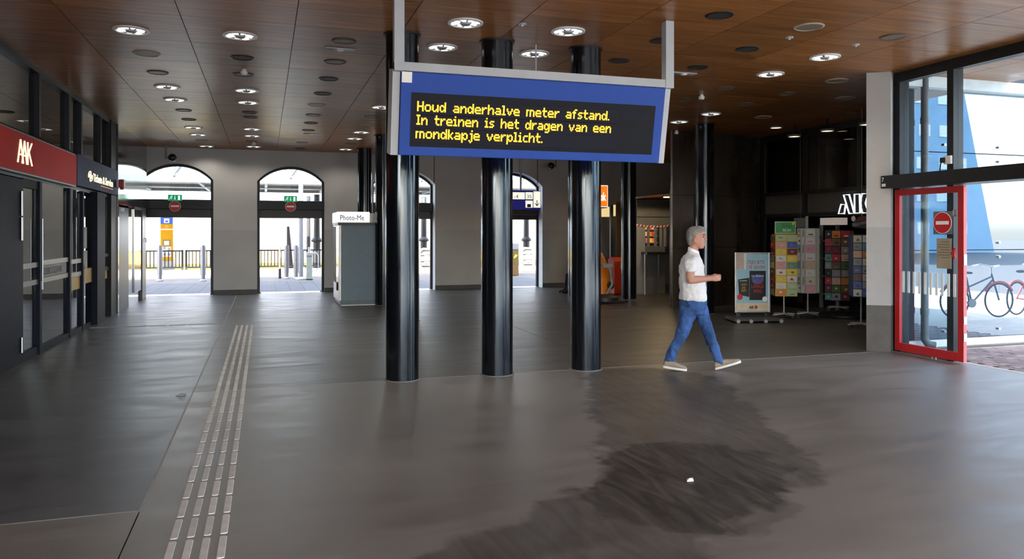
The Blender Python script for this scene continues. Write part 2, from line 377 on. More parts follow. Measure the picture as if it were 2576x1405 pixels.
# ---- platform side
plat = struct_root('platform', (0, YB2, 0))
MB().box(-25, 30, YB2, 33.2, -0.35, -0.035).obj('platform_base', concrete, plat)
pav = mat('blue grey paving slab', (0.095, 0.10, 0.112), 0.75, var=0.15, rnd=0.12)
src = None; ps = 0.42
for i in range(-12, 24):
    for j in range(0, 12):
        x, y = i * ps + 0.1 + (j % 2) * 0.0, YB2 + .1 + (j + .5) * ps
        vis = (-5.2 < x < -1.2 * y / 22.5) or (-0.5 < x < 2.2 * y / 22.5) or (4.2 < x < 5.4) or (7.0 < x < 9.7)
        if not vis: continue
        if src is None: src = MB().box(-ps / 2 + .004, ps / 2 - .004, -ps / 2 + .004, ps / 2 - .004, -.035, 0).obj('paving_slab', pav, plat, loc=(x, y - YB2, 0))
        else: inst(src, plat, (x, y - YB2, 0))
MB().box(-25, 30, YB2 + .1, 33.2, -.036, -.012).obj('paving_bed', mat('paving field', (0.13, 0.13, 0.135), 0.8, var=.2, scale=3), plat)
# track bed and land beyond
struct(MB().box(-120, 140, 33.2, 140, -1.2, -0.9).obj('ground_tracks', mat('pale ballast', (0.45, 0.42, 0.38), 0.9, var=.25)))
# ---- plaza on the facade side and behind the camera
pz = struct_root('pavement', (XR, 0, 0))
MB().box(XR + .05, 160, -140, 8.95, -0.4, -0.035).obj('pavement_base', mat('plaza clinker field', (0.050, 0.052, 0.060), 0.85, var=.2, scale=2), pz)
MB().box(-160, XR + .05, -140, -10.0, -0.4, -0.035).obj('pavement_base', MAT['plaza clinker field'], pz)
MB().box(XR - .01, XR + .09, -10, 8.95, -0.3, 0.002).obj('threshold', concrete, pz)
brm = mat('purple grey clinker brick', (0.20, 0.155, 0.150), 0.85, var=.25, rnd=.3, bump=.3)
src = None
for i in range(0, 13):
    for j in range(0, 22):
        x = XR + .20 + i * .213 + (.1065 if j % 2 else 0); y = 8.62 - j * .108
        if src is None: src = MB().box(-.102, .102, -.0495, .0495, -.05, 0).obj('brick', brm, pz, loc=(x - XR, y, -.004), bevel=.004)
        else: inst(src, pz, (x - XR + random.uniform(-.003, .003), y, -.004 + random.uniform(-.004, .003)))
# ---- glass facade (X = XR) : mullions, ceiling rail, panes
fa = struct_root('window_1', (XR, 8.8, 0))
MB().box(XR - .04, XR + .10, YR, 8.86, 3.86, H).obj('head_rail', black, fa)
mull = [8.80, 7.90, 5.4, 2.9, 0.4, -2.1, YR + .05]
for i, y in enumerate(mull):
    MB().box(XR - .05, XR + .12, y - .05, y + .05, 0, 3.86).obj('mullion', black if i else darksteel, fa)
for a, c in zip(mull, mull[1:]):
    MB().box(XR + .02, XR + .035, c + .05, a - .05, 2.52, 3.86).obj('glass_pane', facadeglass, fa)
    if a > 8.5 or a < 2.8: MB().box(XR + .02, XR + .035, c + .05, a - .05, .06, 2.36).obj('glass_pane', facadeglass, fa)
MB().box(XR - .01, XR + .07, 7.95, 8.75, 0.0, .06).obj('sill', steel, fa)
# entrance glazing behind the camera
fb = struct_root('window_2', (0, YR, 0))
for k in range(9):
    x = -3 + k * 1.46; MB().box(x - .05, x + .05, YR, YR + .14, 0, 3.86).obj('mullion', black, fb)
MB().box(-3, XR, YR, YR + .14, 3.8, H).obj('head_rail', black, fb)
MB().box(-3.1, XR, YR - .05, YR + .2, 3.2, H).obj('unseen_header', black, fb)  # unseen header, added to darken the upper part of the column highlights
# ---- dressed pillar beside the facade
pl = struct_root('wall_pillar', (8.4, 9.0, 0))
poly = [(8.255, 8.96), (8.50, 8.76), (8.62, 8.84), (8.66, 8.95), (8.82, 9.45), (8.80, 9.5)]
for z0, z1, m, e in ((0, .66, mat('dark stone plinth', (.075, .072, .070), .7, var=.2), 0.0), (.66, ZD, mat('pillar dado paint', (.33, .335, .345), .8, var=.04, bump=.1, bscale=60), 0.0), (ZD, H, mat('pillar paint', (.40, .40, .40), .8, var=.04, bump=.1, bscale=60), 0.0)):
    MB().prism(poly, z0, z1).obj('pillar_shaft', m, pl)
MB().box(8.62, XR + .06, 8.84, 9.02, 0, H).obj('pillar_frame', black, pl)
# ---- exterior glass screen wall of the shop (reflects the square)
refl = bpy.data.materials.new('reflective solar glass'); refl.use_nodes = True
N_, L_ = refl.node_tree.nodes, refl.node_tree.links; N_.clear()
o_ = N_.new('ShaderNodeOutputMaterial'); mx = N_.new('ShaderNodeMixShader'); df = N_.new('ShaderNodeBsdfDiffuse'); gl = N_.new('ShaderNodeBsdfGlossy')
nz = N_.new('ShaderNodeTexNoise'); nz.inputs['Scale'].default_value = .8; bp = N_.new('ShaderNodeBump'); bp.inputs['Strength'].default_value = .01; bp.inputs['Distance'].default_value = .02
tc = N_.new('ShaderNodeTexCoord'); L_.new(tc.outputs['Object'], nz.inputs['Vector']); L_.new(nz.outputs['Fac'], bp.inputs['Height']); L_.new(bp.outputs[0], gl.inputs['Normal'])
df.inputs['Color'].default_value = (.03, .055, .08, 1); gl.inputs['Color'].default_value = (.82, .92, 1.0, 1); gl.inputs['Roughness'].default_value = .008
mx.inputs['Fac'].default_value = .36; L_.new(df.outputs[0], mx.inputs[1]); L_.new(gl.outputs[0], mx.inputs[2]); L_.new(mx.outputs[0], o_.inputs['Surface'])
YW = 8.97
sw = struct_root('wall_side', (XR, YW, 0))
MB().box(XR + .12, 20, YW + .06, YW + .35, -.05, H).obj('wall_core', black, sw)
MB().box(XR + .12, 20, YW - .02, YW + .06, -.05, .10).obj('wall_base', mat('pale kerb stone', (.6, .6, .6), .7), sw)
zc = [(.11, 1.43), (1.445, 2.90), (2.915, 3.84)]
for xa, xb in ((XR + .13, 12.2), (12.22, 16.0), (16.02, 20)):
    for z0, z1 in zc:
        MB().box(xa, xb, YW + .02, YW + .05, z0, z1).obj('glass_panel', refl, sw)
for x in (9.72, 10.8):
    for z in (1.33, 1.55, 2.80, 3.02, .22):
        MB().lathe([(.022, YW - .01), (.022, YW + .03)], x, z, 12, 'y').obj('glass_fixing', chrome, sw)
MB().box(XR + .12, 13, YW - .12, YW + .03, 3.84, H).obj('soffit_beam', mat('pale blue soffit', (.55, .63, .68), .6), sw)
# drain pipe outside
t = thing('drain_pipe', 'grey vertical rain pipe with elbow against the reflective glass wall outside', 'pipe', (9.22, 8.86, 0))
zp = mat('zinc grey pipe', (.10, .115, .13), .5, var=.2, metal=.3)
MB().cyl(9.22, 8.86, .22, H, .052, 16).obj('pipe_shaft', zp, t, smooth=True)
MB().tube([(9.22, 8.86, .24), (9.22, 8.86, .14), (9.25, 8.83, .07), (9.33, 8.78, .05)], .058, 12).obj('elbow', zp, t, smooth=True)
for z in (.5, 2.45, 3.3): MB().cyl(9.22, 8.86, z, z + .09, .06, 16).obj('sleeve', zp, t, smooth=True)
# ---- dark metal clad wall and shop front on the far side of the hall
metalwall = mat('dark brushed cladding', (0.13, 0.105, 0.085), 0.30, 0.75, var=0.3, scale=3, stretch=(1, 1, .3), rvar=.08)
mw = struct_root('wall_cladding', (8.74, 15.35, 0))
pts = [(8.74, 15.33), (9.3, 15.36), (9.9, 15.44), (10.6, 15.6), (11.45, 15.88)]
for z0, z1 in ((0, 1.35), (1.355, 2.55), (2.555, H)):
    for (xa, ya), (xb, yb) in zip(pts, pts[1:]):
        gx = .004
        MB().hexa([(xa + gx, ya, z0 + .004), (xb, yb, z0 + .004), (xb, yb + .1, z0 + .004), (xa + gx, ya + .1, z0 + .004), (xa + gx, ya, z1), (xb, yb, z1), (xb, yb + .1, z1), (xa + gx, ya + .1, z1)]).obj('cladding_panel', metalwall, mw)
MB().box(9.35, 11.6, 15.95, 16.2, 0, H).obj('wall_core', black, mw)
MB().hexa([(8.74, 15.34, 0), (8.86, 15.34, 0), (9.9, 17.1, 0), (9.78, 17.1, 0), (8.74, 15.34, H), (8.86, 15.34, H), (9.9, 17.1, H), (9.78, 17.1, H)]).obj('cladding_return', metalwall, mw)
XS = 11.45
sf = struct_root('wall_right', (XS, 13, 0))
mY = [atx(px, 400, XS).y for px in (1922, 2027, 2165)] + [10.6, 9.3]
for y in mY: MB().box(XS - .04, XS + .08, y - .06, y + .06, 0 if y == mY[0] else 2.08, H).obj('mullion', black, sf)
for z0, z1 in ((2.06, 2.14), (2.56, 2.64), (3.86, H)): MB().box(XS - .05, XS + .09, 9.0, 15.85, z0, z1).obj('transom', black, sf)
for a, c in zip(mY, mY[1:]):
    MB().box(XS, XS + .02, c + .06, a - .06, 2.64, 3.86).obj('clerestory_pane', darkglass, sf)
    MB().box(XS, XS + .03, c + .06, a - .06, 2.14, 2.56).obj('fascia_panel', mat('grey fascia', (.10, .098, .092), .6, var=.15), sf)
MB().box(XS, XS + .05, mY[1] + .1, mY[0] - .06, 0, 2.06).obj('glass_door_dark', darkglass, sf)
# dark shop interior behind
si = struct_root('wall_shop', (14, 13, 0))
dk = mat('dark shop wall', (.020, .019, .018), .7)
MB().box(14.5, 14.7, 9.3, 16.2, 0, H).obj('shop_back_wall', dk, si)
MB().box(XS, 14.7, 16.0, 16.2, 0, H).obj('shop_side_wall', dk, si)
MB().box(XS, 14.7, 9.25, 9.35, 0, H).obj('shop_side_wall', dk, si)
# far corner of the hall behind the kiosk
struct(MB().box(13.0, 13.2, 16.2, YB2, 0, H).obj('wall_far_side', mat('dim side wall', (.16, .14, .11), .8)))
# ---- glazed shop fronts (X = XL)
lw = struct_root('wall_left', (XL, 14, 0))
def LY(px): return atx(px, 585, XL).y
MB().box(XL - .10, XL + .02, YR, 17.98, 3.93, H).obj('head_rail', black, lw)
cl = [8.0, 9.9] + [LY(p) for p in (97, 172, 203, 252, 274)] + [17.9]
for y in cl: MB().box(XL - .10, XL + .02, y - .045, y + .045, 3.05, 3.93).obj('clerestory_mullion', darksteel, lw)
for a, c in zip(cl, cl[1:]): MB().box(XL - .06, XL - .045, a + .045, c - .045, 3.05, 3.93).obj('clerestory_pane', darkglass, lw)
MB().box(XL - .10, XL - .01, 7, 17.98, 2.42, 3.02).obj('fascia_back', black, lw)
post = [(97, .055), (172.5, .05), (205.5, .045)]
for px, hw in post: MB().box(XL - .08, XL + .03, LY(px) - hw, LY(px) + hw, 0, 2.42).obj('shop_post', navyframe, lw)
MB().box(XL - .14, XL + .08, LY(233), LY(253), 0, 2.46).obj('shop_pier', navyframe, lw)
MB().box(XL - .10, XL + .05, LY(273), 17.98, 0, 2.48).obj('shop_pier', mat('dark grey pier', (.022, .023, .026), .5, var=.2, spec=.15), lw)
MB().box(XL - .10, XL + .05, LY(273), 17.98, 3.02, H).obj('shop_pier', MAT['dark grey pier'], lw)
rail = mat('bronze grey rail', (.12, .115, .105), .4, metal=.3)
for a, c, zs in ((LY(101), LY(170), (1.27, 1.02)), (LY(175), LY(203), (1.22, 1.00))):
    for z in zs: MB().box(XL - .06, XL + .01, a, c, z - .035, z + .035).obj('shop_rail', rail, lw)
    MB().box(XL - .07, XL + .02, a, c, 0, .09).obj('shop_sill', navyframe, lw)
    MB().box(XL - .03, XL - .018, a, c, .09, 2.42).obj('shop_pane', shopglass, lw)
a, c = LY(255), LY(272)
for z in (1.25, .98): MB().box(XL - .06, XL + .01, a, c, z - .03, z + .03).obj('shop_rail', navyframe, lw)
MB().box(XL - .03, XL - .018, a, c, 0.05, 2.42).obj('shop_pane', shopglass, lw)
# yellow bands on the ticket shop glass
yb = mat('yellow vinyl band', (.42, .25, .015), .5)
for pa, pb, z0, z1 in ((177, 203, .74, .96), (209, 231, .80, 1.06), (255.5, 271, .78, 1.02)):
    MB().box(XL - .017, XL - .012 if pa != 209 else XL + .0, LY(pa), LY(pb), z0, z1).obj('vinyl_band', yb, lw)
# ticket shop door leaf
MB().box(XL - .05, XL - .02, LY(208), LY(232), .05, 2.35).obj('door_leaf', glass('door dark glass', (.15, .16, .17), boost=1.2), lw)
MB().box(XL - .06, XL, LY(208), LY(232), 0, .07).obj('shop_sill', navyframe, lw)
pap = mat('paper notice', (.45, .45, .46), .7)
for pa, pb, z0, z1 in ((214, 221, 1.42, 1.80), (216, 222, .98, 1.38)):
    MB().box(XL - .019, XL - .015, LY(pa), LY(pb), z0, z1).obj('notice', pap, lw)
# bakery door leaf with hinges
d5 = struct_root('door_5', (XL, 11.9, 0))
MB().box(XL - .05, XL + .01, 10.6, 11.56, 0, 2.4).obj('door_frame', navyframe, d5)
ya, yc = LY(56), LY(94)
for z0, z1 in ((0, .12), (.98, 1.05), (1.22, 1.29), (2.3, 2.42)): MB().box(XL - .05, XL + .01, ya, yc, z0, z1).obj('door_rail', rail if z0 > .5 and z0 < 2 else navyframe, d5)
MB().box(XL - .03, XL - .018, ya, yc, .12, 2.3).obj('door_pane', shopglass, d5)
for z0, z1 in ((1.92, 2.24), (1.60, 1.9), (.14, .34)): MB().tube([(XL + .025, 11.45, z0), (XL + .025, 11.45, z1)], .016, 10).obj('hinge', steel, d5)
MB().tube([(XL + .05, LY(97), .9), (XL + .05, LY(97), 1.9)], .012, 8).obj('door_rod', steel, d5)
MB().box(XL + .01, XL + .05, LY(98) - .02, LY(98) + .02, .90, 1.02).obj('lock', steel, d5)
# shop rooms behind the glass
sr = struct_root('wall_shop_left', (-6.5, 13, 0))
MB().box(-7.0, -6.8, 3, 22, 0, H).obj('room_wall', mat('dim shop room', (.09, .095, .09), .8), sr)
MB().box(-6.8, -3.6, 21.6, 22.05, 0, H).obj('room_wall', MAT['dim shop room'], sr)
MB().box(-6.8, XL - .2, 15.3, 15.4, 0, H).obj('room_wall', MAT['dim shop room'], sr)
MB().box(-6.8, XL - .1, 3, 3.2, 0, H).obj('room_wall', MAT['dim shop room'], sr)
MB().box(XL - .1, XL, YR, 10.6, 0, 2.4).obj('room_wall', navyframe, sr)
# stainless clad corner block beyond the ticket shop
XC = -2.95
sc_ = struct_root('wall_stainless', (XC, 19.5, 0))
stain = mat('polished stainless cladding', (.34, .34, .335), .10, 1.0, var=.08, scale=1.2, stretch=(1, 1, 2), bump=.05, bscale=1.6)
def CY(px): return atx(px, 585, XC).y
y0, y3 = 18.0, 22.1
MB().box(XC - .6, XC, y0, y3, 2.30, H).obj('cladding_panel', stain, sc_)
MB().box(XC - .05, XC, 18.0, 18.08, 0, 2.3).obj('cladding_panel', stain, sc_)
MB().box(XC - .6, XC - .02, CY(326), y3, 0, 2.3).obj('cladding_panel', stain, sc_)
MB().box(XC - .9, XC - .62, 18.0, 18.9, 0, 2.3).obj('recess', black, sc_)
MB().box(XC - .02, XC + .012, CY(337), CY(356), .28, 2.26).obj('hatch_panel', stain, sc_, bevel=.008)
MB().box(XC - .02, XC + .03, CY(355), CY(364), 0, 2.33).obj('door_edge', black, sc_)
MB().box(XC - .02, XC + .02, CY(337), CY(364), 2.26, 2.32).obj('door_edge', black, sc_)
MB().box(XC - .3, XC - .02, 18.09, CY(326), 0, 2.26).obj('dark_gap_block', black, sc_)  # solid black block paints the shade inside the open gap
MB().box(XC - .02, XC + .03, 18.4, 18.6, 2.16, 2.24).obj('door_closer', steel, sc_)
MB().tube([(XC + .03, CY(361), 1.55), (XC + .06, CY(361), 1.55), (XC + .06, CY(361), 1.45)], .012, 8).obj('latch', steel, sc_)
MB().box(-6.8, XC - .1, 22.1, YB, 0, H).obj('recess', mat('corner wall', (.2, .2, .2), .8), sc_)
# ================================================================== columns
def column(x, y, label, group):
    t = thing('column', label, 'column', (x, y, 0), 0, group)
    b = MB(); n = 64; r = .190
    prof = []
    for j in range(n):                       # round shaft with a vertical seam groove on either side
        a = 2 * math.pi * j / n; q = r
        if j in (52, 20): q = r - .012
        if j in (51, 53, 19, 21): q = r - .001
        prof.append((x + q * math.cos(a), y + q * math.sin(a)))
    b.prism(prof, 0.0, H).obj('shaft', blackgloss, t, smooth=True)
    MB().lathe([(.193, 0), (.205, 0), (.205, .006), (.196, .010), (.193, .010)], x, y, 40).obj('base_ring', mat('floor sealant', (.16, .155, .15), .7), t)
    MB().lathe([(.191, H - .02), (.215, H - .02), (.215, H)], x, y, 40).obj('ceiling_collar', black, t)
    return t
g1 = 'row of black columns under the information display'
column(1.52, 8.88, 'glossy black round column nearest the tactile guide strip, under the blue display', g1)
column(2.665, 8.86, 'glossy black round column, middle of three under the blue display', g1)
column(3.82, 8.85, 'glossy black round column under the blue display, nearest the walking man', g1)
g2 = 'black columns deeper in the hall'
column(2.66, 14.73, 'glossy black round column standing alone between display columns and photo booth', g2)
column(2.66, 18.15, 'glossy black round column touching the side of the photo booth', g2)
column(2.60, 21.2, 'glossy black round column behind the photo booth by the back wall', g2)
column(8.87, 14.21, 'glossy black round column beside the dark metal cladding', g2)
column(8.87, 17.78, 'glossy black round column in front of the kiosk counter', g2)
column(7.90, 19.0, 'glossy black round column before the last arch pier', g2)
# ================================================================== information display
A_ = aty(1010, 180, 7.43); B_ = aty(1675, 218, 7.43)
so = Vector((A_.x, 7.43, 3.27)); WD = B_.x - A_.x; tl = math.radians(11)
U_, V_ = Vector((1, 0, 0)), Vector((0, -math.sin(tl), math.cos(tl))); W_ = U_.cross(V_)
def sgn(px, py):                              # pixel -> (u, v) on the tilted face
    d = ray(px, py); n = W_; o = Vector((0, 0, CH)); t = (so - o).dot(n) / d.dot(n); p = o + d * t - so
    return p.dot(U_), p.dot(V_)
ds = thing('information_display', 'large blue LED message display hung from ceiling in front of three columns', 'display', (so.x + WD / 2, so.y + .1, 2.47))
HB = .815
blue = mat('display blue', (.020, .070, .36), .5, var=.05, scale=30, spec=.2)
def sm(b): return b.map(so, U_, V_, W_)
hb = sm(MB().box(0, WD, -HB, 0, -.26, 0)).obj('housing', blue, ds, bevel=.008)
scr = mat('display glass', (.005, .006, .011), .4, var=.1, spec=.12)
u0, v0 = .105, -.195; u1, v1 = WD - .105, -.725
sm(MB().box(u0, u1, v1, v0, 0.0, .006)).obj('screen', scr, ds)
led_bg = mat('unlit led field', (.014, .015, .026), .5, var=.2, scale=200, spec=.1)
FONT = {
 'H': '10001/10001/10001/11111/10001/10001/10001', 'I': '111/010/010/010/010/010/111',
 'o': '00000/00000/01110/10001/10001/10001/01110', 'u': '00000/00000/10001/10001/10001/10011/01101',
 'd': '00001/00001/01101/10011/10001/10011/01101', 'a': '00000/00000/01110/00001/01111/10001/01111',
 'n': '00000/00000/10110/11001/10001/10001/10001', 'e': '00000/00000/01110/10001/11111/10000/01111',
 'r': '0000/0000/1011/1100/1000/1000/1000', 'h': '10000/10000/10110/11001/10001/10001/10001',
 'l': '110/010/010/010/010/010/111', 'v': '00000/00000/10001/10001/01010/01010/00100',
 'm': '0000000/0000000/1101110/1001001/1001001/1001001/1001001', 't': '0100/0100/1111/0100/0100/0100/0011',
 'f': '0011/0100/1110/0100/0100/0100/0100', 's': '0000/0000/0111/1000/0110/0001/1110',
 'i': '010/000/110/010/010/010/111', 'p': '00000/00000/10110/11001/10001/11001/10110/10000/10000',
 'k': '1000/1000/1001/1010/1100/1010/1001', 'j': '001/000/011/001/001/001/001/101/010',
 'g': '00000/00000/01101/10011/10001/10011/01101/00001/01110', 'c': '0000/0000/0111/1000/1000/1000/0111',
 '.': '0/0/0/0/0/0/1', ' ': '0000/0/0/0/0/0/0'}
amber = emis('amber led', (1.0, .40, .0), 2.6)
amber2 = mat('amber led core', (1, .6, .05), .5, emit=(1.0, .62, .02), es=2.6)
for line, (pa, ya, yb_), pe, ye in (('Houd anderhalve meter afstand.', (1050, 254, 279), 1532, 295), ('In treinen is het dragen van een', (1048, 288, 313), 1536, 327), ('mondkapje verplicht.', (1046, 322, 347), 1364, 352)):
    ua, va = sgn(pa, ya); _, vb = sgn(pa, yb_); ue, _ = sgn(pe, ye)
    cols = 0; lay = []
    for ch in line:
        rows = FONT[ch].split('/'); wdt = max(len(r_) for r_ in rows); lay.append((cols, rows)); cols += wdt + 1
    cols -= 1; pu = (ue - ua) / cols; pv = (va - vb) / 7
    ue2, _ = sgn(1553, 300); 
    sm(MB().box(ua - .02, ue2, vb - pv * 2.6, va + pv * .5, .006, .0065)).obj('led_field', led_bg, ds)
    b = MB(); b2 = MB(); word = []
    for c0, rows in lay:
        for ri, r_ in enumerate(rows):
            for ci, q in enumerate(r_):
                if q == '1':
                    x = ua + (c0 + ci + .5) * pu; y = va - (ri + .5) * pv
                    b.box(x - pu * .62, x + pu * .62, y - pv * .56, y + pv * .56, .0065, .0072)
                    b2.box(x - pu * .42, x + pu * .42, y - pv * .38, y + pv * .38, .0072, .0078)
    o = sm(b).obj('led_text', amber, ds); o['kind'] = 'stuff'
    o2 = sm(b2).obj('led_text_core', amber2, ds); o2['kind'] = 'stuff'
ua, va = sgn(1566, 279); ub, vb = sgn(1630, 304)
sm(MB().box(ua, ub, vb, va, .006, .0066)).obj('led_field', led_bg, ds)
a1 = sgn(1012, 181); sm(MB().box(.005, .105, -.105, -.002, .0, .004)).obj('white_plate', signwhite, ds)
for px, py in ((1030, 178), (1252, 192), (1461, 204), (1655, 218)):
    u, _ = sgn(px, py); sm(MB().hexa([(u - .035, 0, -.03), (u + .035, 0, -.03), (u + .035, 0, .0), (u - .035, 0, .0), (u - .025, .02, -.03), (u + .025, .02, -.03), (u + .025, .02, 0), (u - .025, .02, 0)])).obj('clip', black, ds)
# frame: two posts, cross bar, side cheeks
zb = 3.36
for x in (so.x - .075, so.x + WD - .015):
    MB().box(x, x + .10, 7.40, 7.50, 3.27, H).obj('frame_post', silver, ds, bevel=.006)
MB().box(so.x - .075, so.x + WD + .085, 7.41, 7.51, 3.275, zb).obj('frame_bar', silver, ds, bevel=.004)
for u in (-.08, WD + .004):
    sm(MB().box(u, u + .076, -HB - .005, .02, -.27, -.035)).obj('frame_cheek', silver, ds, bevel=.004)
MB().tube([tuple(atz(1348, 112, H)), tuple(atz(1348, 112, H) - Vector((0, 0, .55)))], .010, 8).obj('hanger_rod', silver, ds)
# ================================================================== ceiling fittings
lampw = emis('lamp reflector glow', (1.0, .98, .92), 1.6)
lampdim = mat('mirrored louvre', (.35, .36, .37), .15, .9)
def downlight(p, label, r=.195):
    t = thing('downlight', label, 'lamp', (p.x, p.y, H), 0, 'recessed downlights in the plywood ceiling')
    x, y = p.x, p.y
    MB().lathe([(r * .84, H - .001), (r * .84, H - .016), (r, H - .012), (r, H)], x, y, 32).obj('trim_ring', whitepl, t, smooth=True)
    MB().lathe([(r * .845, H - .003), (.001, H - .006)], x, y, 32).obj('reflector', lampdim, t, smooth=True)
    for k in range(8):
        a0 = k * math.pi / 4 + .08; a1 = a0 + (.55 if k % 2 else .42); ri, ro = r * .36, r * (.80 if k % 2 else .70)
        poly = [(x + ri * math.cos(a0), y + ri * math.sin(a0)), (x + ro * math.cos(a0), y + ro * math.sin(a0)), (x + ro * math.cos((a0 + a1) / 2) * 1.03, y + ro * math.sin((a0 + a1) / 2) * 1.03), (x + ro * math.cos(a1), y + ro * math.sin(a1)), (x + ri * math.cos(a1), y + ri * math.sin(a1))]
        MB().prism(poly, H - .011, H - .008).obj('lamp_facet', lampw, t)
    MB().lathe([(.001, H - .03), (r * .26, H - .026), (r * .30, H - .008)], x, y, 20).obj('lamp_cap', greypl, t, smooth=True)
    ld = bpy.data.lights.new('lamp_light', 'SPOT'); ld.energy = 13; ld.spot_size = math.radians(150); ld.spot_blend = .6; ld.shadow_soft_size = .14; ld.color = (1.0, .93, .82)
    lo_ = bpy.data.objects.new('lamp_light', ld); COL.objects.link(lo_); lo_.parent = t; lo_.location = (0, 0, -.04)
    return t
LIT = [(330, 75), (604, 89), (1171, 57), (1429, 78), (1112, 118), (1344, 134), (2075, 143), (1938, 186), (421, 218), (441, 250), (620, 227), (624, 257),
       (487, 320), (499, 338), (634, 324), (635, 341), (520, 367), (638, 368), (960, 269), (909, 332), (893, 348), (870, 375), (1788, 286), (1708, 306), (1460, 30)]
ORDN = ['first', 'second', 'third', 'fourth', 'fifth', 'sixth', 'seventh', 'eighth', 'ninth', 'tenth', 'eleventh', 'twelfth']
def zone(p):
    if p.x < -.85: return 'along the shop fronts'
    if p.x < .32: return 'over the tactile strip'
    if p.x < 1.49: return 'between strip and columns'
    if p.x < 5 and p.y < 12.5: return 'beside the display frame'
    if p.x < 5: return 'near the photo booth'
    if p.y < 13.5: return 'toward the red door'
    return 'by the dark cladding'
def named(lst, what):
    """(place, label) for each fitting, counted within its zone from the back wall"""
    pts = [atz(px, py, H) for px, py in lst]; out = []
    for p in pts:
        same = sorted((q for q in pts if zone(q) == zone(p)), key=lambda q: -q.y); out.append((p, '%s %s, %s from the back wall' % (what, zone(p), ORDN[same.index(p)])))
    return out
proto = None
for p, lab in named(LIT[:-1], 'lit round ceiling downlight'):
    if proto is None: proto = downlight(p, lab)
    else:
        c = copy_tree(proto); c.location = p; c['label'] = lab
covm = mat('dark grey speaker mesh', (.035, .033, .031), .6, var=.3, scale=120)
covl = mat('grey cover plate', (.19, .165, .135), .45, var=.1)
def cover(p, m, rim, label, r=.150):
    t = thing('ceiling_cover', label, 'cover', (p.x, p.y, H), 0, 'round ceiling covers and speakers')
    MB().lathe([(r * .88, H), (r * .88, H - .012), (r, H - .008), (r, H)], p.x, p.y, 28).obj('rim', rim, t, smooth=True)
    MB().lathe([(r * .885, H), (r * .885, H - .006), (.001, H - .007)], p.x, p.y, 28).obj('grille', m, t, smooth=True)
    return t
rimw = mat('cream rim', (.45, .38, .28), .4)
CD = [(610, 145), (827, 198), (812, 235), (776, 327), (782, 309), (755, 373), (1880, 123), (1665, 102), (1557, 152), (1756, 169), (628, 282), (475, 300), (630, 294), (1810, 38)]
CG = [(397, 182), (612, 187), (865, 103), (843, 155), (788, 289), (760, 358), (507, 353), (633, 355), (935, 293), (882, 361), (2247, 92), (1825, 221), (1980, 235), (1725, 250), (1876, 261), (2140, 282), (462, 277)]
CR = [(369, 135), (797, 264), (926, 313), (2035, 67), (2105, 202), (2127, 246), (1920, 294)]
protos = {}
for lst, m, rim, what in ((CD, covm, black, 'black mesh'), (CG, covl, mat('brown rim', (.10, .07, .045), .5), 'flat grey'), (CR, covl, rimw, 'cream rimmed')):
    for p, lab in named(lst, what + ' round ceiling cover'):
        if what not in protos: protos[what] = cover(p, m, rim, lab, .165 if what == 'cream rimmed' else .145)
        else:
            c = copy_tree(protos[what]); c.location = p; c['label'] = lab
for (px, py), lab in zip(((856, 123), (1720, 184), (784, 336)), ('rectangular white emergency light plate in ceiling left of display frame', 'rectangular white emergency light plate in ceiling right of display frame', 'rectangular white emergency light plate in ceiling near the back wall arches')):
    p = atz(px, py, H); t = thing('emergency_light', lab, 'lamp', p, 0, 'emergency light plates')
    MB().box(p.x - .19, p.x + .19, p.y - .06, p.y + .06, H - .012, H).obj('plate', silver, t, bevel=.003)
    MB().lathe([(.001, H - .03), (.04, H - .026), (.055, H - .011)], p.x, p.y, 20).obj('lens', whitepl, t, smooth=True)
    MB().box(p.x - .17, p.x - .07, p.y - .045, p.y + .045, H - .014, H - .011).obj('grid', greypl, t)
for (px, py), lab in zip(((614, 180), (1765, 244), (1702, 334), (638, 362)), ('white smoke detector on ceiling above the tactile strip', 'white smoke detector on ceiling above the walking man', 'small white smoke detector on ceiling by the dark cladding corner', 'white smoke detector on ceiling close to the back wall')):
    p = atz(px, py - 6, H); t = thing('smoke_detector', lab, 'detector', p, 0, 'smoke detectors')
    MB().lathe([(.001, H - .085), (.035, H - .085), (.05, H - .06), (.052, H - .035), (.03, H - .03), (.03, H)], p.x, p.y, 20).obj('body', whitepl, t, smooth=True)
    MB().lathe([(.036, H - .0865), (.036, H - .080), (.02, H - .08)], p.x, p.y, 16).obj('vent', greypl, t)
for (px, py), lab in zip(((1986, 94), (2153, 112), (1314, 60)), ('tiny sprinkler head in ceiling near the cream speaker', 'tiny sprinkler head in ceiling toward the glass facade', 'tiny sprinkler head in ceiling over the display frame')):
    p = atz(px, py, H); tag(MB().lathe([(.001, -.03), (.012, -.028), (.014, -.012), (.045, -.008), (.045, 0)], 0, 0, 14).obj('sprinkler_head', silver, loc=p), lab, 'sprinkler', 'sprinkler heads')
# ball cameras on rods near the back wall
for (px, py, sx), lab in zip(((418, 397, 1), (1398, 418, -1)), ('dark ball camera on a ceiling rod above the first arch', 'dark ball camera on a ceiling rod above the wayfinding sign')):
    p = aty(px, py, 21.9); t = thing('ball_camera', lab, 'camera', (p.x, p.y, p.z), 0, 'ball cameras on rods')
    MB().tube([(p.x, p.y, H), (p.x, p.y, p.z)], .022, 10).obj('rod', greypl, t, smooth=True)
    MB().tube([(p.x - .02 * sx, p.y, p.z), (p.x + .1 * sx, p.y, p.z)], .03, 10).obj('arm', greypl, t, smooth=True)
    MB().ball((p.x + .15 * sx, p.y, p.z + .01), .105, 20).obj('dome', mat('smoked dome', (.012, .010, .009), .15, coat=.5), t, smooth=True)
    MB().lathe([(.11, p.z), (.115, p.z + .02), (.11, p.z + .035)], p.x + .15 * sx, p.y, 20).obj('dome_ring', black, t, smooth=True)
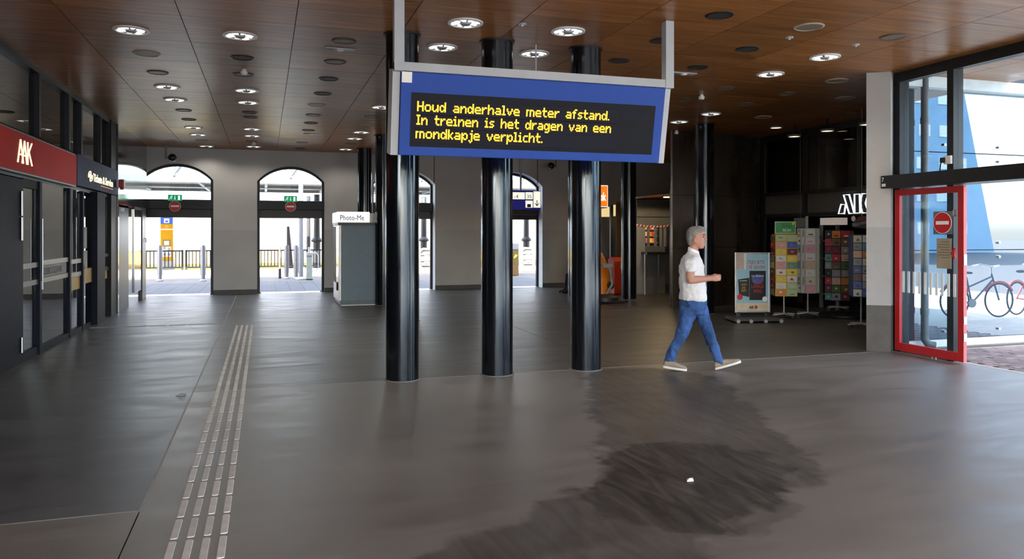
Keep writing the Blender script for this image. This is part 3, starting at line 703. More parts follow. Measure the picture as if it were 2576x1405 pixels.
# ================================================================== tactile guide strip
ribm = mat('pale tactile rib', (.56, .54, .50), .62, var=.12, scale=12, rnd=.10)
gs = thing('tactile_guide_strip', 'tactile guide strip of four rows of pale ribs running along the floor', 'guide strip', (-.352, 4.2, 0))
def ribmesh(L, w_, h=.005):
    c = .012; poly = []
    for sx, sy, a0 in ((1, -1, -90), (1, 1, 0), (-1, 1, 90), (-1, -1, 180)):
        for k in range(4):
            a = math.radians(a0 + k * 30); poly.append((sx * (w_ / 2 - c) + c * math.cos(a), sy * (L / 2 - c) + c * math.sin(a)))
    b = MB(); n = len(poly)
    b.v = [(x, y, 0) for x, y in poly] + [(x * .86, y * .985, h) for x, y in poly]
    b.f = [tuple(range(n))[::-1], tuple(range(n, 2 * n))] + [(i, (i + 1) % n, n + (i + 1) % n, n + i) for i in range(n)]
    return b
src = None
for k in range(31):
    for xo in (-.482, -.395, -.308, -.221):
        loc = (xo + .352, 4.30 + k * .345 - 4.2 + .155 - .02 - (xo + .352) * .0, 0.0)
        if src is None: src = ribmesh(.308, .042).obj('rib', ribm, gs, loc=loc)
        else: inst(src, gs, loc)
cs2 = thing('floor_marker_strip', 'short row of flat pale dashes across the floor by the ticket shop', 'guide strip', (-1.9, 15.36, 0))
src = None
for k in range(7):
    loc = (-2.82 + k * .322 + 1.9, .0, 0)
    if src is None: src = MB().box(-.145, .145, -.05, .05, 0, .004).obj('dash', mat('worn marker dash', (.26, .25, .235), .6, var=.2), cs2, loc=loc)
    else: inst(src, cs2, loc)
# litter
for px, py, s_, lab in ((1735, 1208, .030, 'scrap of white paper lying on the dark wet floor'), (455, 993, .05, 'pale flattened scrap stuck to the floor beside the tactile strip')):
    p = atz(px, py); b = MB()
    b.v = [(-s_, -s_ * .5, 0), (s_ * .6, -s_ * .7, 0), (s_, s_ * .4, .002), (-s_ * .3, s_ * .8, 0), (-s_, -s_ * .5, .004), (s_ * .6, -s_ * .7, .010), (s_, s_ * .4, .014), (-s_ * .3, s_ * .8, .006), (.0, 0, .018)]
    b.f = [(3, 2, 1, 0), (0, 1, 5, 4), (1, 2, 6, 5), (2, 3, 7, 6), (3, 0, 4, 7), (4, 5, 8), (5, 6, 8), (6, 7, 8), (7, 4, 8)]
    tag(b.obj('paper_scrap', mat('paper white', (.8, .82, .85), .6) if px > 1000 else mat('paper grey', (.3, .3, .3), .7), loc=p), lab, 'litter')
# ================================================================== signs on the left fronts
XF = -2.95                                  # front of the fascia signs
def FY(px): return atx(px, 585, XF).y
rs = thing('bakery_sign', 'long red illuminated fascia sign over the bakery window', 'sign', (XL, 12.5, 2.46))
ys0, ys1 = 8.0, FY(193.5)
srd = mat('bakery red', (.30, .010, .008), .6, var=.10, scale=.8, spec=.12, emit=(.5, .02, .01), es=.10)
MB().box(XL - .01, XF - .012, ys0, ys1, 2.455, 2.99).obj('sign_frame', mat('sign frame grey', (.16, .16, .16), .4, metal=.5), rs)
jy = FY(84)
for a, c in ((ys0 + .02, jy - .008), (jy + .008, ys1 - .02)): MB().box(XF - .012, XF, a, c, 2.48, 2.965).obj('sign_face', srd, rs)
warm = emis('warm lit letter', (1.0, .84, .55), 1.3)
for ch, ya, yb2 in (('A', FY(43), FY(57)), ('A', FY(54), FY(66)), ('K', FY(67), FY(79))):
    wv = yb2 - ya; zl, zh = 2.585, 2.88
    if ch == 'A': segs = [((0, 0), (.5, 1)), ((.5, 1), (1, 0)), ((.2, .36), (.8, .36))]
    else: segs = [((.1, 0), (.1, 1)), ((.1, .42), (.95, 1)), ((.35, .58), (1, 0))]
    b = MB()
    for (a0, b0), (a1, b1) in segs:
        b.tube([(XF + .008, ya + a0 * wv, zl + b0 * (zh - zl)), (XF + .008, ya + a1 * wv, zl + b1 * (zh - zl))], .010, 6)
    b.obj('letter', warm, rs)
ts = thing('ticket_sign', 'dark blue fascia sign reading Tickets & Service beside the red bakery sign', 'sign', (XL, 16.0, 2.48))
MB().box(XL - .01, XF + .004, ys1 + .01, 17.98, 2.485, 3.0).obj('sign_box', mat('ticket sign blue', (.014, .020, .085), .6, var=.05, spec=.15), ts)
ya, yz = FY(233.5), FY(283)
text_mb('Tickets & Service', .20, .003, .95, yz - ya, bold=.004).map((XF + .008, ya, 2.63), (0, 1, 0), (0, 0, 1)).obj('letters', warm, ts)
MB().box(XF + .004, XF + .009, FY(253), yz, 2.575, 2.590).obj('underline', mat('orange line', (.6, .2, .03), .5, emit=(1, .35, .05), es=.5), ts)
yl = FY(221); yr = FY(231); hz = 2.70       # round two-arrow emblem
b = MB(); wl = (yr - yl) / 2; cy_ = (yl + yr) / 2
for s_ in (1, -1):
    pts = [(XF + .010, cy_ + s_ * wl * math.cos(a) * -1, hz + s_ * .085 * math.sin(a)) for a in [math.radians(q) for q in range(-20, 115, 15)]]
    b.tube(pts, .011, 6)
    b.tube([pts[-1], (XF + .010, cy_ + s_ * wl * .35, hz - s_ * .04)], .011, 6)
b.obj('emblem', warm, ts)
nm = thing('bakery_name_plate', 'frosted strip with thin brown lettering between the bakery window rails', 'sign', (XL, 13.2, 1.1))
MB().box(XL - .015, XL - .005, LY(103), LY(168), 1.06, 1.235).obj('frosted_strip', mat('frosted film', (.26, .26, .24), .6), nm)
text_mb('DEBROODZAAK', .15, .002, .8, LY(157) - LY(111)).map((XL - .004, LY(111), 1.09), (0, 1, 0), (0, 0, 1)).obj('letters', mat('brown lettering', (.05, .03, .025), .6), nm)
fbx = thing('fire_alarm_sounder', 'small red fire alarm box on the corner by the ticket sign', 'alarm', (XC + .02, 18.1, 2.62))
p = atx(300, 462, XC + .05)
MB().box(XC, XC + .05, p.y - .05, p.y + .14, p.z - .07, p.z + .08).obj('back_plate', whitepl, fbx, bevel=.008)
MB().box(XC + .05, XC + .15, p.y - .07, p.y + .09, p.z - .08, p.z + .09).obj('sounder_body', red, fbx, bevel=.015)
MB().cyl(XC + .10, p.y + .01, p.z - .12, p.z - .08, .035, 12).obj('beacon', red, fbx)
# ================================================================== exit and no entry signs over the arches
grn = emis('exit green', (.0, .22, .09), 1.0); wht = emis('exit white', (.85, 1, .9), .8)
def noentry(parent_label, c, r, U, V, square=False, grp=None, name='no_entry_sign'):
    t = thing(name, parent_label, 'sign', c, 0, grp)
    Wn = Vector(U).cross(Vector(V))
    if square: MB().box(-r * 1.02, r * 1.02, -r * 1.05, r * 1.05, -.004, .0).map(c, U, V).obj('backing', mat('grey backing', (.13, .14, .15), .6), t)
    for nme, rr, w0, w1, m in (('rim', r, 0, .003, signwhite), ('disc', r * .94, .003, .005, signred)):
        poly = [(rr * math.cos(2 * math.pi * k / 40), rr * math.sin(2 * math.pi * k / 40)) for k in range(40)]
        MB().prism(poly, w0, w1).map(c, U, V).obj(nme, m, t)
    MB().box(-r * .70, r * .70, -r * .16, r * .16, .005, .007).map(c, U, V).obj('bar', signwhite, t)
    return t
def exitsign(lab, c):
    t = thing('exit_sign', lab, 'sign', c, 0, 'green exit signs'); U, V = (1, 0, 0), (0, 0, 1)
    MB().box(-.175, .175, -.085, .085, -.05, 0).map(c, U, V).obj('case', grn, t, bevel=.004)
    b = MB()
    b.lathe([(.001, 0), (.014, .001)], -.075, .045, 10)
    for seg in (((-.085, .03), (-.10, -.01)), ((-.10, -.01), (-.13, -.03)), ((-.10, -.01), (-.075, -.04)), ((-.13, -.03), (-.145, -.05)), ((-.085, .02), (-.06, .0)), ((-.09, .025), (-.125, .02))):
        b.tube([(seg[0][0], seg[0][1], .002), (seg[1][0], seg[1][1], .002)], .0065, 5)
    b.map(c, U, V).obj('running_figure', wht, t)
    MB().prism([(.0, -.055), (.025, -.02), (.008, -.025), (.008, .05), (-.008, .05), (-.008, -.025), (-.025, -.02)], 0, .003).map(c, U, V).obj('arrow', wht, t)
    MB().box(.075, .13, -.06, .06, 0, .003).map(c, U, V).obj('doorway', wht, t)
    return t
for k, (pe, pn) in enumerate((((440, 497), (440, 518)), ((731, 500), (731, 519)))):
    y = YF[k] - .12
    e = aty(pe[0], pe[1], y); exitsign(('green exit sign above the header over the ticket machine arch', 'green exit sign above the header of the arch next to the photo booth')[k], e)
    q = aty(pn[0], pn[1], y); noentry(('round red no entry sign on the header of the ticket machine arch', 'round red no entry sign on the header of the arch next to the photo booth')[k], (q.x, y + .012, q.z), .145, (1, 0, 0), (0, 0, 1), grp='no entry signs on the arch headers')
# ================================================================== wayfinding sign at the fourth arch
a = aty(1360, 480, 22.25); c = aty(1360, 527, 22.25)
wf = thing('wayfinding_sign', 'blue wayfinding sign box with lit platform numbers in front of arch', 'sign', (7.2, 22.25, c.z))
x1_, z0_, z1_ = a.x, c.z, a.z
xw = aty(1226, 500, 22.25).x
MB().box(xw, x1_, 22.25, 22.5, z0_, z1_).obj('sign_box', mat('wayfinding blue', (.010, .014, .22), .4, emit=(.01, .015, .35), es=.25), wf)
lit = emis('lit cream panel', (1.0, .93, .74), 1.05)
def wp(pa, ya, pb, yb, name='lit_panel'):
    p, q = aty(pa, ya, 22.25), aty(pb, yb, 22.25); MB().box(p.x, q.x, 22.243, 22.25, q.z, p.z).obj(name, lit, wf)
wp(1284, 483, 1320, 501); wp(1322, 483, 1340, 501); wp(1322, 504, 1340, 522); wp(1342, 481, 1359, 522)
def wt(s_, px, py, h, wpx):
    p = aty(px, py, 22.24); q = aty(px + wpx, py, 22.24); text_mb(s_, h, .001, 1, q.x - p.x).map((p.x, 22.241, p.z), (1, 0, 0), (0, 0, 1)).obj('number', black, wf)
wt('-4', 1293, 498, .15, 11); wt('35', 1326, 498, .15, 11)
p = aty(1331, 517, 22.24); MB().box(p.x - .06, p.x + .06, 22.24, 22.243, p.z - .05, p.z + .05).obj('locker_symbol', mat('symbol violet', (.05, .02, .06), .5), wf)
p = aty(1351, 512, 22.24)
MB().prism([(p.x - .012, p.z + .11), (p.x + .012, p.z + .11), (p.x + .012, p.z - .03), (p.x + .07, p.z + .03), (p.x + .07, p.z), (p.x, p.z - .08), (p.x - .07, p.z), (p.x - .07, p.z + .03), (p.x - .012, p.z - .03)], 22.24, 22.243, 'y').obj('arrow', black, wf)
MB().box(xw, x1_ - .08, 22.3, 22.48, z0_ - .16, z0_).obj('bracket', black, wf)
MB().tube([(7.5, 22.4, z1_), (7.5, 22.4, H)], .03, 8).obj('hanger', silver, wf)
# ================================================================== photo booth
pbx, pby = 1.64, 18.22
pb = thing('photo_booth', 'grey photo booth with white lit top sign beside a black column', 'photo booth', (pbx + .45, pby + .7, 0))
bx1 = aty(944, 700, pby).x
pbm = mat('booth blue grey', (.14, .205, .26), .45, var=.06)
MB().box(pbx + .06, bx1 + .25, pby, pby + 1.45, .12, 1.88).obj('side_panel', pbm, pb, bevel=.006)
MB().box(pbx + .03, bx1 + .25, pby - .004, pby + 1.46, .02, .125).obj('plinth', mat('booth plinth', (.13, .165, .19), .5), pb)
MB().box(pbx + .05, bx1 + .25, pby - .012, pby + 1.46, 0, .02).obj('base_trim', whitepl, pb)
MB().box(pbx, pbx + .06, pby - .004, pby + 1.45, .10, 1.88).obj('corner_post', mat('booth silver', (.45, .45, .44), .35, .6), pb, bevel=.01)
MB().box(pbx - .006, pbx, pby + .12, pby + .62, .62, 1.80).obj('mirror', chrome, pb)
MB().box(pbx - .008, pbx, pby + .75, pby + 1.35, .5, 1.85).obj('curtain_opening', rubber, pb)
MB().box(pbx - .03, pbx, pby + .2, pby + .36, .34, .54).obj('photo_slot', rubber, pb, bevel=.02)
MB().box(pbx - .02, bx1 + .25, pby - .01, pby + 1.47, 1.88, 1.94).obj('top_rail', mat('booth brown rail', (.10, .085, .07), .5), pb)
lbm = emis('light box white', (.95, .97, 1.0), 1.0)
xr = aty(930, 560, pby).x
MB().hexa([(pbx - .03, pby - .01, 1.94), (xr, pby - .01, 1.94), (xr, pby + 1.45, 1.94), (pbx - .03, pby + 1.45, 1.94), (pbx - .03, pby - .01, 2.19), (xr, pby - .01, 2.19), (xr, pby + 1.45, 2.19), (pbx - .03, pby + 1.45, 2.19)]).obj('light_box', lbm, pb, bevel=.015)
MB().box(xr + .01, bx1 + .25, pby + .1, pby + 1.4, 1.94, 2.16).obj('roof_box', mat('booth cream', (.42, .40, .36), .6), pb)
xa, xb = aty(856, 560, pby - .02).x, aty(916, 560, pby - .02).x
text_mb('Photo-Me', .17, .002, 1.0, xb - xa).map((xa, pby - .013, 1.995), (1, 0, 0), (0, 0, 1)).obj('letters', mat('letter black', (.02, .02, .03), .6), pb)
for dx in (.12, .38):
    for z in (1.82, 1.64): MB().lathe([(.001, pby - .006), (.008, pby - .004), (.009, pby)], pbx + dx, z, 8, 'y').obj('screw', chrome, pb)
# ================================================================== red glass door (open leaf) and its black header
XD = 8.56
rd = thing('sliding_door', 'red framed glass door leaf with no entry sign standing open by the pillar', 'door', (XD, 8.2, 0))
y0, y1 = 7.62, 8.75
zt_ = 2.31
for nme, bx in (('stile', (XD, XD + .05, y0, y0 + .085, .03, zt_)), ('stile', (XD, XD + .05, y1 - .085, y1, .03, zt_)), ('top_rail', (XD, XD + .05, y0 + .085, y1 - .085, zt_ - .085, zt_)), ('bottom_rail', (XD, XD + .05, y0 + .085, y1 - .085, .03, .145))):
    MB().box(*bx).obj(nme, red, rd, bevel=.006)
MB().box(XD + .02, XD + .03, y0 + .08, y1 - .08, .14, zt_ - .08).obj('pane', facadeglass, rd)
for z0, z1 in ((1.28, 1.42), (.52, .62), (.30, .40)): MB().box(XD - .0, XD + .05, y0 - .012, y0, z0, z1).obj('edge_plate', whitepl, rd)
MB().box(XD - .0, XD + .05, y0 - .008, y0, .03, 2.3).obj('edge_seal', mat('pink edge', (.6, .13, .14), .5), rd)
ug = mat('white film bar', (.72, .76, .78), .5)
for k in range(10):
    y = y1 - .12 - k * .094; MB().box(XD + .012, XD + .019, y - .036, y, .86 + .0 * k, 1.16).obj('film_bar', ug, rd)
for k in range(2): MB().cyl(XD + .025, y0 + .45 + .06 * k, .0, .03, .012, 8).obj('floor_guide', steel, rd)
p = atx(2369, 560, XD - .006)
nd = noentry('round red no entry sign on a grey square on the red glass door', (XD + .008, p.y, p.z), .145, (0, -1, 0), (0, 0, 1), True)
p = atx(2370, 637, XD)
nt_ = thing('paper_notice', 'brown paper notice taped to the red framed glass door', 'notice', (XD + .015, p.y, p.z))
MB().box(XD + .014, XD + .018, p.y - .13, p.y + .10, p.z - .20, p.z + .20).obj('sheet', mat('kraft paper', (.33, .28, .20), .8, var=.1), nt_)
for k in range(7): MB().box(XD + .0125, XD + .014, p.y - .10, p.y + (.08 if k % 3 else .03), p.z + .15 - k * .035, p.z + .158 - k * .035).obj('text_line', mat('ink', (.12, .1, .08), .8), nt_)
p = atx(2399, 637, XD - .01)
MB().prism([(p.y + .05, p.z), (p.y, p.z + .07), (p.y - .02, p.z + .07), (p.y - .01, p.z + .02), (p.y - .01, p.z - .02), (p.y - .02, p.z - .07), (p.y, p.z - .07)], XD - .012, XD + .012, 'x').obj('latch_handle', red, rd)
p = atx(2402, 535, XD - .01); MB().box(XD - .015, XD + .0, p.y - .03, p.y + .03, p.z - .045, p.z + .045).obj('lock_box', steel, rd, bevel=.01)
hd = thing('door_header', 'long black sliding door header box with number seven at its end', 'header', (XD, 6, 2.33))
MB().box(XD - .18, XR + .10, YR, 8.82, 2.33, 2.51).obj('header_body', black, hd, bevel=.005)
q0, q1 = atx(2224, 455, XD - .13), atx(2230, 465, XD - .13)
text_mb('7', .085, .001).map((XD - .182, 8.80, 2.425), (0, -1, 0), (0, 0, 1)).obj('number', signwhite, hd)
MB().box(XD - .1825, XD - .18, 8.73, 8.80, 2.355, 2.395).obj('sticker', whitepl, hd)
so_ = thing('power_socket', 'white plug socket with black cable on the facade mullion', 'socket', (XR - .1, 7.95, 2.78))
p = atx(2384, 402, XR - .07)
MB().box(XR - .09, XR - .05, p.y - .06, p.y + .05, p.z - .055, p.z + .055).obj('socket_box', whitepl, so_, bevel=.006)
MB().tube([(XR - .11, p.y + .05, p.z + .0), (XR - .13, p.y + .06, p.z - .06), (XR - .11, p.y + .09, p.z - .20), (XR - .08, p.y + .11, 2.51)], .008, 8).obj('cable', rubber, so_)
MB().box(XR - .13, XR - .08, p.y + .02, p.y + .075, p.z - .035, p.z + .035).obj('plug', rubber, so_, bevel=.01)
# ================================================================== platform: bollards, machine, fence, gates, train
blm = mat('steel bollard', (.20, .20, .22), .35, .8, var=.1)
def bollard(px, py, lab, h=1.25, r=.075, m=None):
    p = atz(px, py); t = thing('bollard', lab, 'bollard', p, 0, 'bollards on the platform')
    MB().cyl(p.x, p.y, .06, h, r, 16).obj('post', m or blm, t, smooth=True)
    MB().cyl(p.x, p.y, h - .02, h + .01, r * .9, 16).obj('cap', m or blm, t)
    MB().lathe([(.11, 0), (.12, .0), (.12, .03), (.09, .06)], p.x, p.y, 20).obj('foot_plate', greypl, t)
    for s_ in (-1, 1): MB().box(p.x + s_ * r - .012, p.x + s_ * r + .012, p.y - .03, p.y + .03, .2, h - .05).obj('side_rail', greypl, t)
bollard(402, 706, 'steel bollard in front of the yellow ticket machine')
bollard(511, 706, 'steel bollard standing right of the yellow ticket machine')
bollard(721, 700, 'thick steel bollard between the slim post and the grey mast', 1.22)
bollard(745, 700, 'thick steel bollard half hidden by the grey mast', 1.22)
p = atz(704, 700); t = thing('marker_post', 'slim banded post left of the thick steel bollard', 'post', p)
MB().cyl(p.x, p.y, .12, 1.2, .035, 12).obj('shaft', mat('post brass', (.45, .40, .30), .5), t, smooth=True)
MB().cyl(p.x, p.y, 0, .36, .05, 12).obj('base_sleeve', black, t); MB().cyl(p.x, p.y, .78, .98, .041, 12).obj('band', whitepl, t)
p = atz(757, 702); t = thing('platform_mast', 'grey steel mast on a round foot beside the card reader', 'mast', p)
MB().cyl(p.x, p.y, 0, 3.5, .085, 16).obj('pole', mat('mast grey', (.16, .17, .19), .5), t, smooth=True); MB().lathe([(.2, 0), (.2, .04), (.1, .09)], p.x, p.y, 20).obj('foot', concrete, t)
p = atz(778, 703); t = thing('card_reader', 'pale green card check-in pillar with steel loop handle', 'card reader', p)
MB().box(p.x - .10, p.x + .10, p.y - .1, p.y + .1, .03, .95).obj('pillar', mat('reader pale green', (.22, .27, .26), .5), t, bevel=.015)
MB().box(p.x - .11, p.x + .11, p.y - .13, p.y + .05, .86, .99).obj('reader_head', greypl, t, bevel=.02); MB().box(p.x - .12, p.x + .12, p.y - .12, p.y + .12, 0, .03).obj('foot', black, t)
MB().tube([(p.x + .10, p.y, .95), (p.x + .24, p.y, .98), (p.x + .31, p.y, .85), (p.x + .31, p.y, .42), (p.x + .24, p.y, .32), (p.x + .1, p.y, .32)], .02, 8).obj('loop_handle', steel, t)
MB().tube([(p.x, p.y, .99), (p.x, p.y, 1.18)], .04, 10).obj('beacon', chrome, t)
# ticket machine
p = atz(420, 689); t = thing('ticket_machine', 'tall yellow ticket machine with blue top on concrete base outdoors', 'ticket machine', p)
x, y = p.x, p.y; hw = .235
MB().box(x - hw - .02, x + hw + .02, y - .1, y + .4, 0, .55).obj('base', concrete, t)
yel = mat('machine yellow', (.50, .25, .0), .5, var=.04, spec=.2)
MB().box(x - hw, x + hw, y - .12, y + .35, .55, 2.06).obj('cabinet', yel, t, bevel=.02)
MB().box(x - hw, x + hw, y - .12, y + .35, 2.06, 2.32).obj('top_box', mat('machine blue', (.03, .10, .50), .4), t, bevel=.01)
MB().box(x - .10, x + .10, y - .125, y - .12, 2.10, 2.28).obj('symbol_panel', signwhite, t)
MB().box(x - .05, x + .06, y - .128, y - .125, 2.13, 2.2).obj('symbol', MAT['machine blue'], t)
MB().box(x - hw, x + hw, y - .122, y - .118, 1.82, 1.86).obj('seam', signwhite, t)
b = MB(); b.lathe([(.001, y - .124), (.075, y - .122), (.08, y - .12)], x, 1.94, 18, 'y'); b.obj('emblem', mat('emblem orange', (.6, .28, .0), .5), t)
MB().box(x - .16, x + .16, y - .13, y - .12, 1.15, 1.42).obj('screen_bezel', mat('bezel brown', (.22, .16, .04), .5), t); MB().box(x - .09, x + .09, y - .135, y - .13, 1.20, 1.36).obj('screen', emis('machine screen', (.6, .75, .8), .9), t)
MB().box(x - .17, x + .17, y - .13, y - .12, .72, 1.12).obj('payment_panel', whitepl, t)
for dx, dz in ((.05, .98), (.05, .76), (-.12, .76), (-.12, 1.02)): MB().box(x + dx, x + dx + .09, y - .14, y - .13, dz, dz + .11).obj('slot', greypl, t)
# kerb and fence along the far platform edge
yfn = 33.0
MB().box(-25, 30, yfn - .15, yfn + .15, -.02, .22).obj('platform_kerb', concrete, plat)
fm = mat('dark fence iron', (.02, .022, .03), .6, spec=.1)
for k in range(9):
    x0 = -7.4 + k * 2.2
    if x0 > 3.0: break
    t = thing('fence_panel', 'iron bar railing panel on the platform, %s along from the ticket shop side' % ORDN[k], 'fence', (x0 + 1.05, yfn, .22), 0, 'railing panels on the platform')
    for z in (.32, .98): MB().box(x0, x0 + 2.12, yfn - .02, yfn + .02, z - .028, z + .028).obj('rail', fm, t)
    for xx in (x0 + .03, x0 + 2.09): MB().box(xx - .035, xx + .035, yfn - .035, yfn + .035, .22, 1.02).obj('post', fm, t)
    src = None
    for q in range(15):
        loc = (-.92 + q * .132, 0, .10 - .0)
        if src is None: src = MB().box(-.018, .018, -.012, .012, 0, .66).obj('bar', fm, t, loc=loc)
        else: inst(src, t, loc)
# gates seen through the third and fourth arch
gy = mat('gate cream', (.20, .185, .155), .6); gyel = mat('gate yellow', (.55, .34, .03), .5)
def gate(px, py, lab, flip=1):
    p = atz(px, py); t = thing('ticket_gate', lab, 'gate', p, 0, 'ticket gates'); x, y = p.x, p.y
    MB().prism([(x - .33, .0), (x + .33, .0), (x + .33, .75), (x + .24, 1.05), (x - .12, 1.08), (x - .33, .82)], y - .12, y + .12, 'y').obj('gate_body', gy, t, bevel=.03)
    pts = [(x - .2 * flip, y - .16, .35), (x - .27 * flip, y - .16, .45), (x - .27 * flip, y - .16, .9), (x - .18 * flip, y - .16, 1.0), (x + .16 * flip, y - .16, 1.0), (x + .16 * flip, y - .16, .35)]
    MB().tube(pts, .022, 8, closed=True).obj('gate_loop', steel, t)
    for z in (.55, .8): MB().tube([(x - .27 * flip, y - .16, z), (x + .16 * flip, y - .16, z)], .015, 8).obj('gate_bar', steel, t)
    MB().box(x - .1, x + .1, y - .15, y - .12, .42, .92).obj('glass_leaf', mat('leaf grey', (.35, .37, .36), .3), t)
gate(1326, 683, 'cream ticket gate with steel loop in the arch under the wayfinding sign')
gate(1072, 688, 'cream ticket gate with steel loop partly behind the second arch jamb', 1)
p = atz(1292, 692); t = thing('gate_cabinet', 'brown ticket gate cabinet with green arrow light', 'gate', p)
MB().box(p.x - .25, p.x + .16, p.y - .2, p.y + .5, 0, 1.02).obj('cabinet_body', mat('cabinet brown', (.16, .10, .03), .5), t, bevel=.03)
MB().box(p.x - .25, p.x + .17, p.y - .22, p.y + .5, 1.02, 1.3).obj('cabinet_top', greypl, t, bevel=.04)
MB().prism([(p.x + .0, .70), (p.x + .1, .80), (p.x + .07, .83), (p.x + .02, .78), (p.x + .02, .86), (p.x - .06, .72), (p.x - .04, .68)], p.y - .225, p.y - .2, 'y').obj('arrow_light', emis('arrow green', (.35, 1.0, .05), 1.6), t)
# platform columns outside
pcm = mat('cast iron black', (.02, .02, .022), .5)
for px, py, lab in ((797, 676, 'black cast iron platform column with ringed base seen through the arch'), (776, 672, 'plain dark platform post left of the ringed column'), (1324, 668, 'black cast iron platform column behind the ticket gate'), (1066, 670, 'black cast iron platform column behind the half hidden gate')):
    p = atz(px, py); t = thing('platform_column', lab, 'column', p, 0, 'platform columns')
    if 'plain' in lab: MB().cyl(p.x, p.y, 0, 3.5, .10, 14).obj('shaft', pcm, t, smooth=True); MB().cyl(p.x, p.y, 0, .1, .16, 14).obj('foot', pcm, t); continue
    MB().lathe([(.19, .0), (.19, .08), (.17, .12), (.17, 1.25), (.26, 1.29), (.27, 1.36), (.22, 1.42), (.15, 1.5), (.145, 2.5), (.19, 2.53), (.19, 2.57), (.15, 2.6), (.15, 2.72), (.18, 2.74), (.18, 2.78), (.15, 2.8), (.14, 3.5)], p.x, p.y, 20).obj('shaft', pcm, t, smooth=True)
    MB().lathe([(.172, .3), (.18, .32), (.18, .9), (.172, .92)], p.x, p.y, 20).obj('sleeve', greypl, t, smooth=True)
# canopy with steel trusses
cn = thing('platform_canopy', 'steel platform canopy with timber underside and trusses seen through the arch fanlights', 'canopy', (2, 32, 3.6))
cw = mat('canopy boards', (.22, .20, .18), .7, var=.3, stretch=(1, 12, 1)); cst = mat('canopy steel blue grey', (.10, .115, .13), .5)
ZC = 3.66
for k in range(13): MB().box(-14, 22, 30.3 + k * .5, 30.77 + k * .5, ZC, ZC + .04).obj('board', cw, cn)
for y in (30.2, 33.4, 36.7): MB().box(-14, 22, y, y + .14, ZC - .12, ZC + .22).obj('edge_beam', cst, cn)
for k in range(14): MB().box(-12 + k * 2.4, -11.9 + k * 2.4, 30.3, 36.7, ZC - .10, ZC).obj('joist', cst, cn)
for px in (438, 731, 1060, 1310):
    xc_ = aty(px, 460, 30.25).x
    MB().tube([(xc_, 30.25, ZC + .1), (xc_, 30.25, 5.6)], .085, 6).obj('truss_post', cst, cn)
    for s_ in (-1, 1): MB().tube([(xc_, 30.25, ZC + .15), (xc_ + s_ * .62, 30.25, ZC + 1.1)], .075, 6).obj('truss_brace', cst, cn)
MB().box(-14, 22, 30.2, 30.34, ZC + 1.02, ZC + 1.2).obj('upper_beam', cst, cn)
for x in (-9, -5.2, 10.9, 16): MB().cyl(x, 36.0, -1, ZC, .09, 12).obj('canopy_post', cst, cn)
# train
tr = thing('passenger_train', 'sunlit yellow and pale blue passenger train standing beyond the platform railing', 'train', (0, 41, -.9))
ty = mat('train yellow', (.42, .31, .11), .6, var=.03); tw = mat('train pale', (.40, .43, .48), .6, var=.03); tb = mat('train blue', (.24, .31, .42), .6, var=.03)
YT = 40.0
MB().box(-40, 60, YT, YT + 2.8, -.5, .86).obj('lower_body', ty, tr); MB().box(-40, 60, YT, YT + 2.8, .86, 1.5).obj('blue_band', tb, tr)
MB().box(-40, 60, YT, YT + 2.8, 1.5, 3.6).obj('upper_body', tw, tr); MB().box(-40, 60, YT + .3, YT + 2.5, 3.6, 3.9).obj('roof', greypl, tr)
tg = mat('train window', (.20, .24, .25), .1)
for px, py, wpx, hpx in ((672, 606, 15, 24), (475, 568, 44, 7), (350, 568, 40, 7), (1300, 572, 20, 10)):
    a, c = aty(px - wpx / 2, py - hpx / 2, YT), aty(px + wpx / 2, py + hpx / 2, YT); MB().box(a.x, c.x, YT - .02, YT, c.z, a.z).obj('window', tg, tr, bevel=.01)
MB().box(-40, 60, YT + .3, YT + 2.4, -.95, -.5).obj('bogie_skirt', black, tr)
# semaphore like dark wedge post on the platform
p = atz(727, 676); t = thing('platform_post', 'dark tapering post behind the thick steel bollard outdoors', 'post', p)
MB().hexa([(p.x - .10, p.y - .06, 0), (p.x + .20, p.y - .06, 0), (p.x + .20, p.y + .06, 0), (p.x - .1, p.y + .06, 0), (p.x - .1, p.y - .06, 2.0), (p.x + .02, p.y - .06, 2.0), (p.x + .02, p.y + .06, 2.0), (p.x - .1, p.y + .06, 2.0)]).obj('post_body', mat('post brown', (.07, .06, .075), .6), t)
# ================================================================== newsagent: lit letters, hanging sign, inside shelves
ak = thing('newsagent_sign', 'white neon outlined shop letters AKO with red O over the newsagent entrance', 'sign', (XS - .2, 12.6, 2.1))
neon = emis('neon white', (.85, .92, 1.0), 2.4); XA = XS - .22
def zpt(zx, zy): return atx(2090 + zx / 9.364, 470 + zy / 9.364, XA)
polys = [[(225, 410), (330, 410), (300, 625), (165, 628)], [(285, 185), (415, 180), (535, 620), (415, 622)], [(540, 170), (660, 165), (672, 610), (545, 615)], [(720, 160), (860, 152), (800, 385), (870, 605), (725, 610), (685, 380)]]
for pg in polys:
    pts = [zpt(*q) for q in pg]
    MB().prism([(q.y, q.z) for q in pts], XA + .02, XA + .07, 'x').obj('letter', mat('letter navy', (.006, .007, .02), .5), ak)
    MB().tube([(XA + .02, q.y, q.z) for q in pts], .017, 8, closed=True).obj('letter_outline', neon, ak)
c = zpt(985, 370); ry = abs(zpt(845, 370).y - c.y); rz_ = abs(zpt(985, 205).z - c.z)
el = [(c.y + ry * math.cos(2 * math.pi * k / 28), c.z + rz_ * math.sin(2 * math.pi * k / 28)) for k in range(28)]
MB().prism(el, XA + .02, XA + .07, 'x').obj('letter', mat('letter red', (.6, .02, .03), .5, emit=(.9, .03, .06), es=.8), ak)
MB().tube([(XA + .02, a, b) for a, b in el], .017, 8, closed=True).obj('letter_outline', neon, ak)
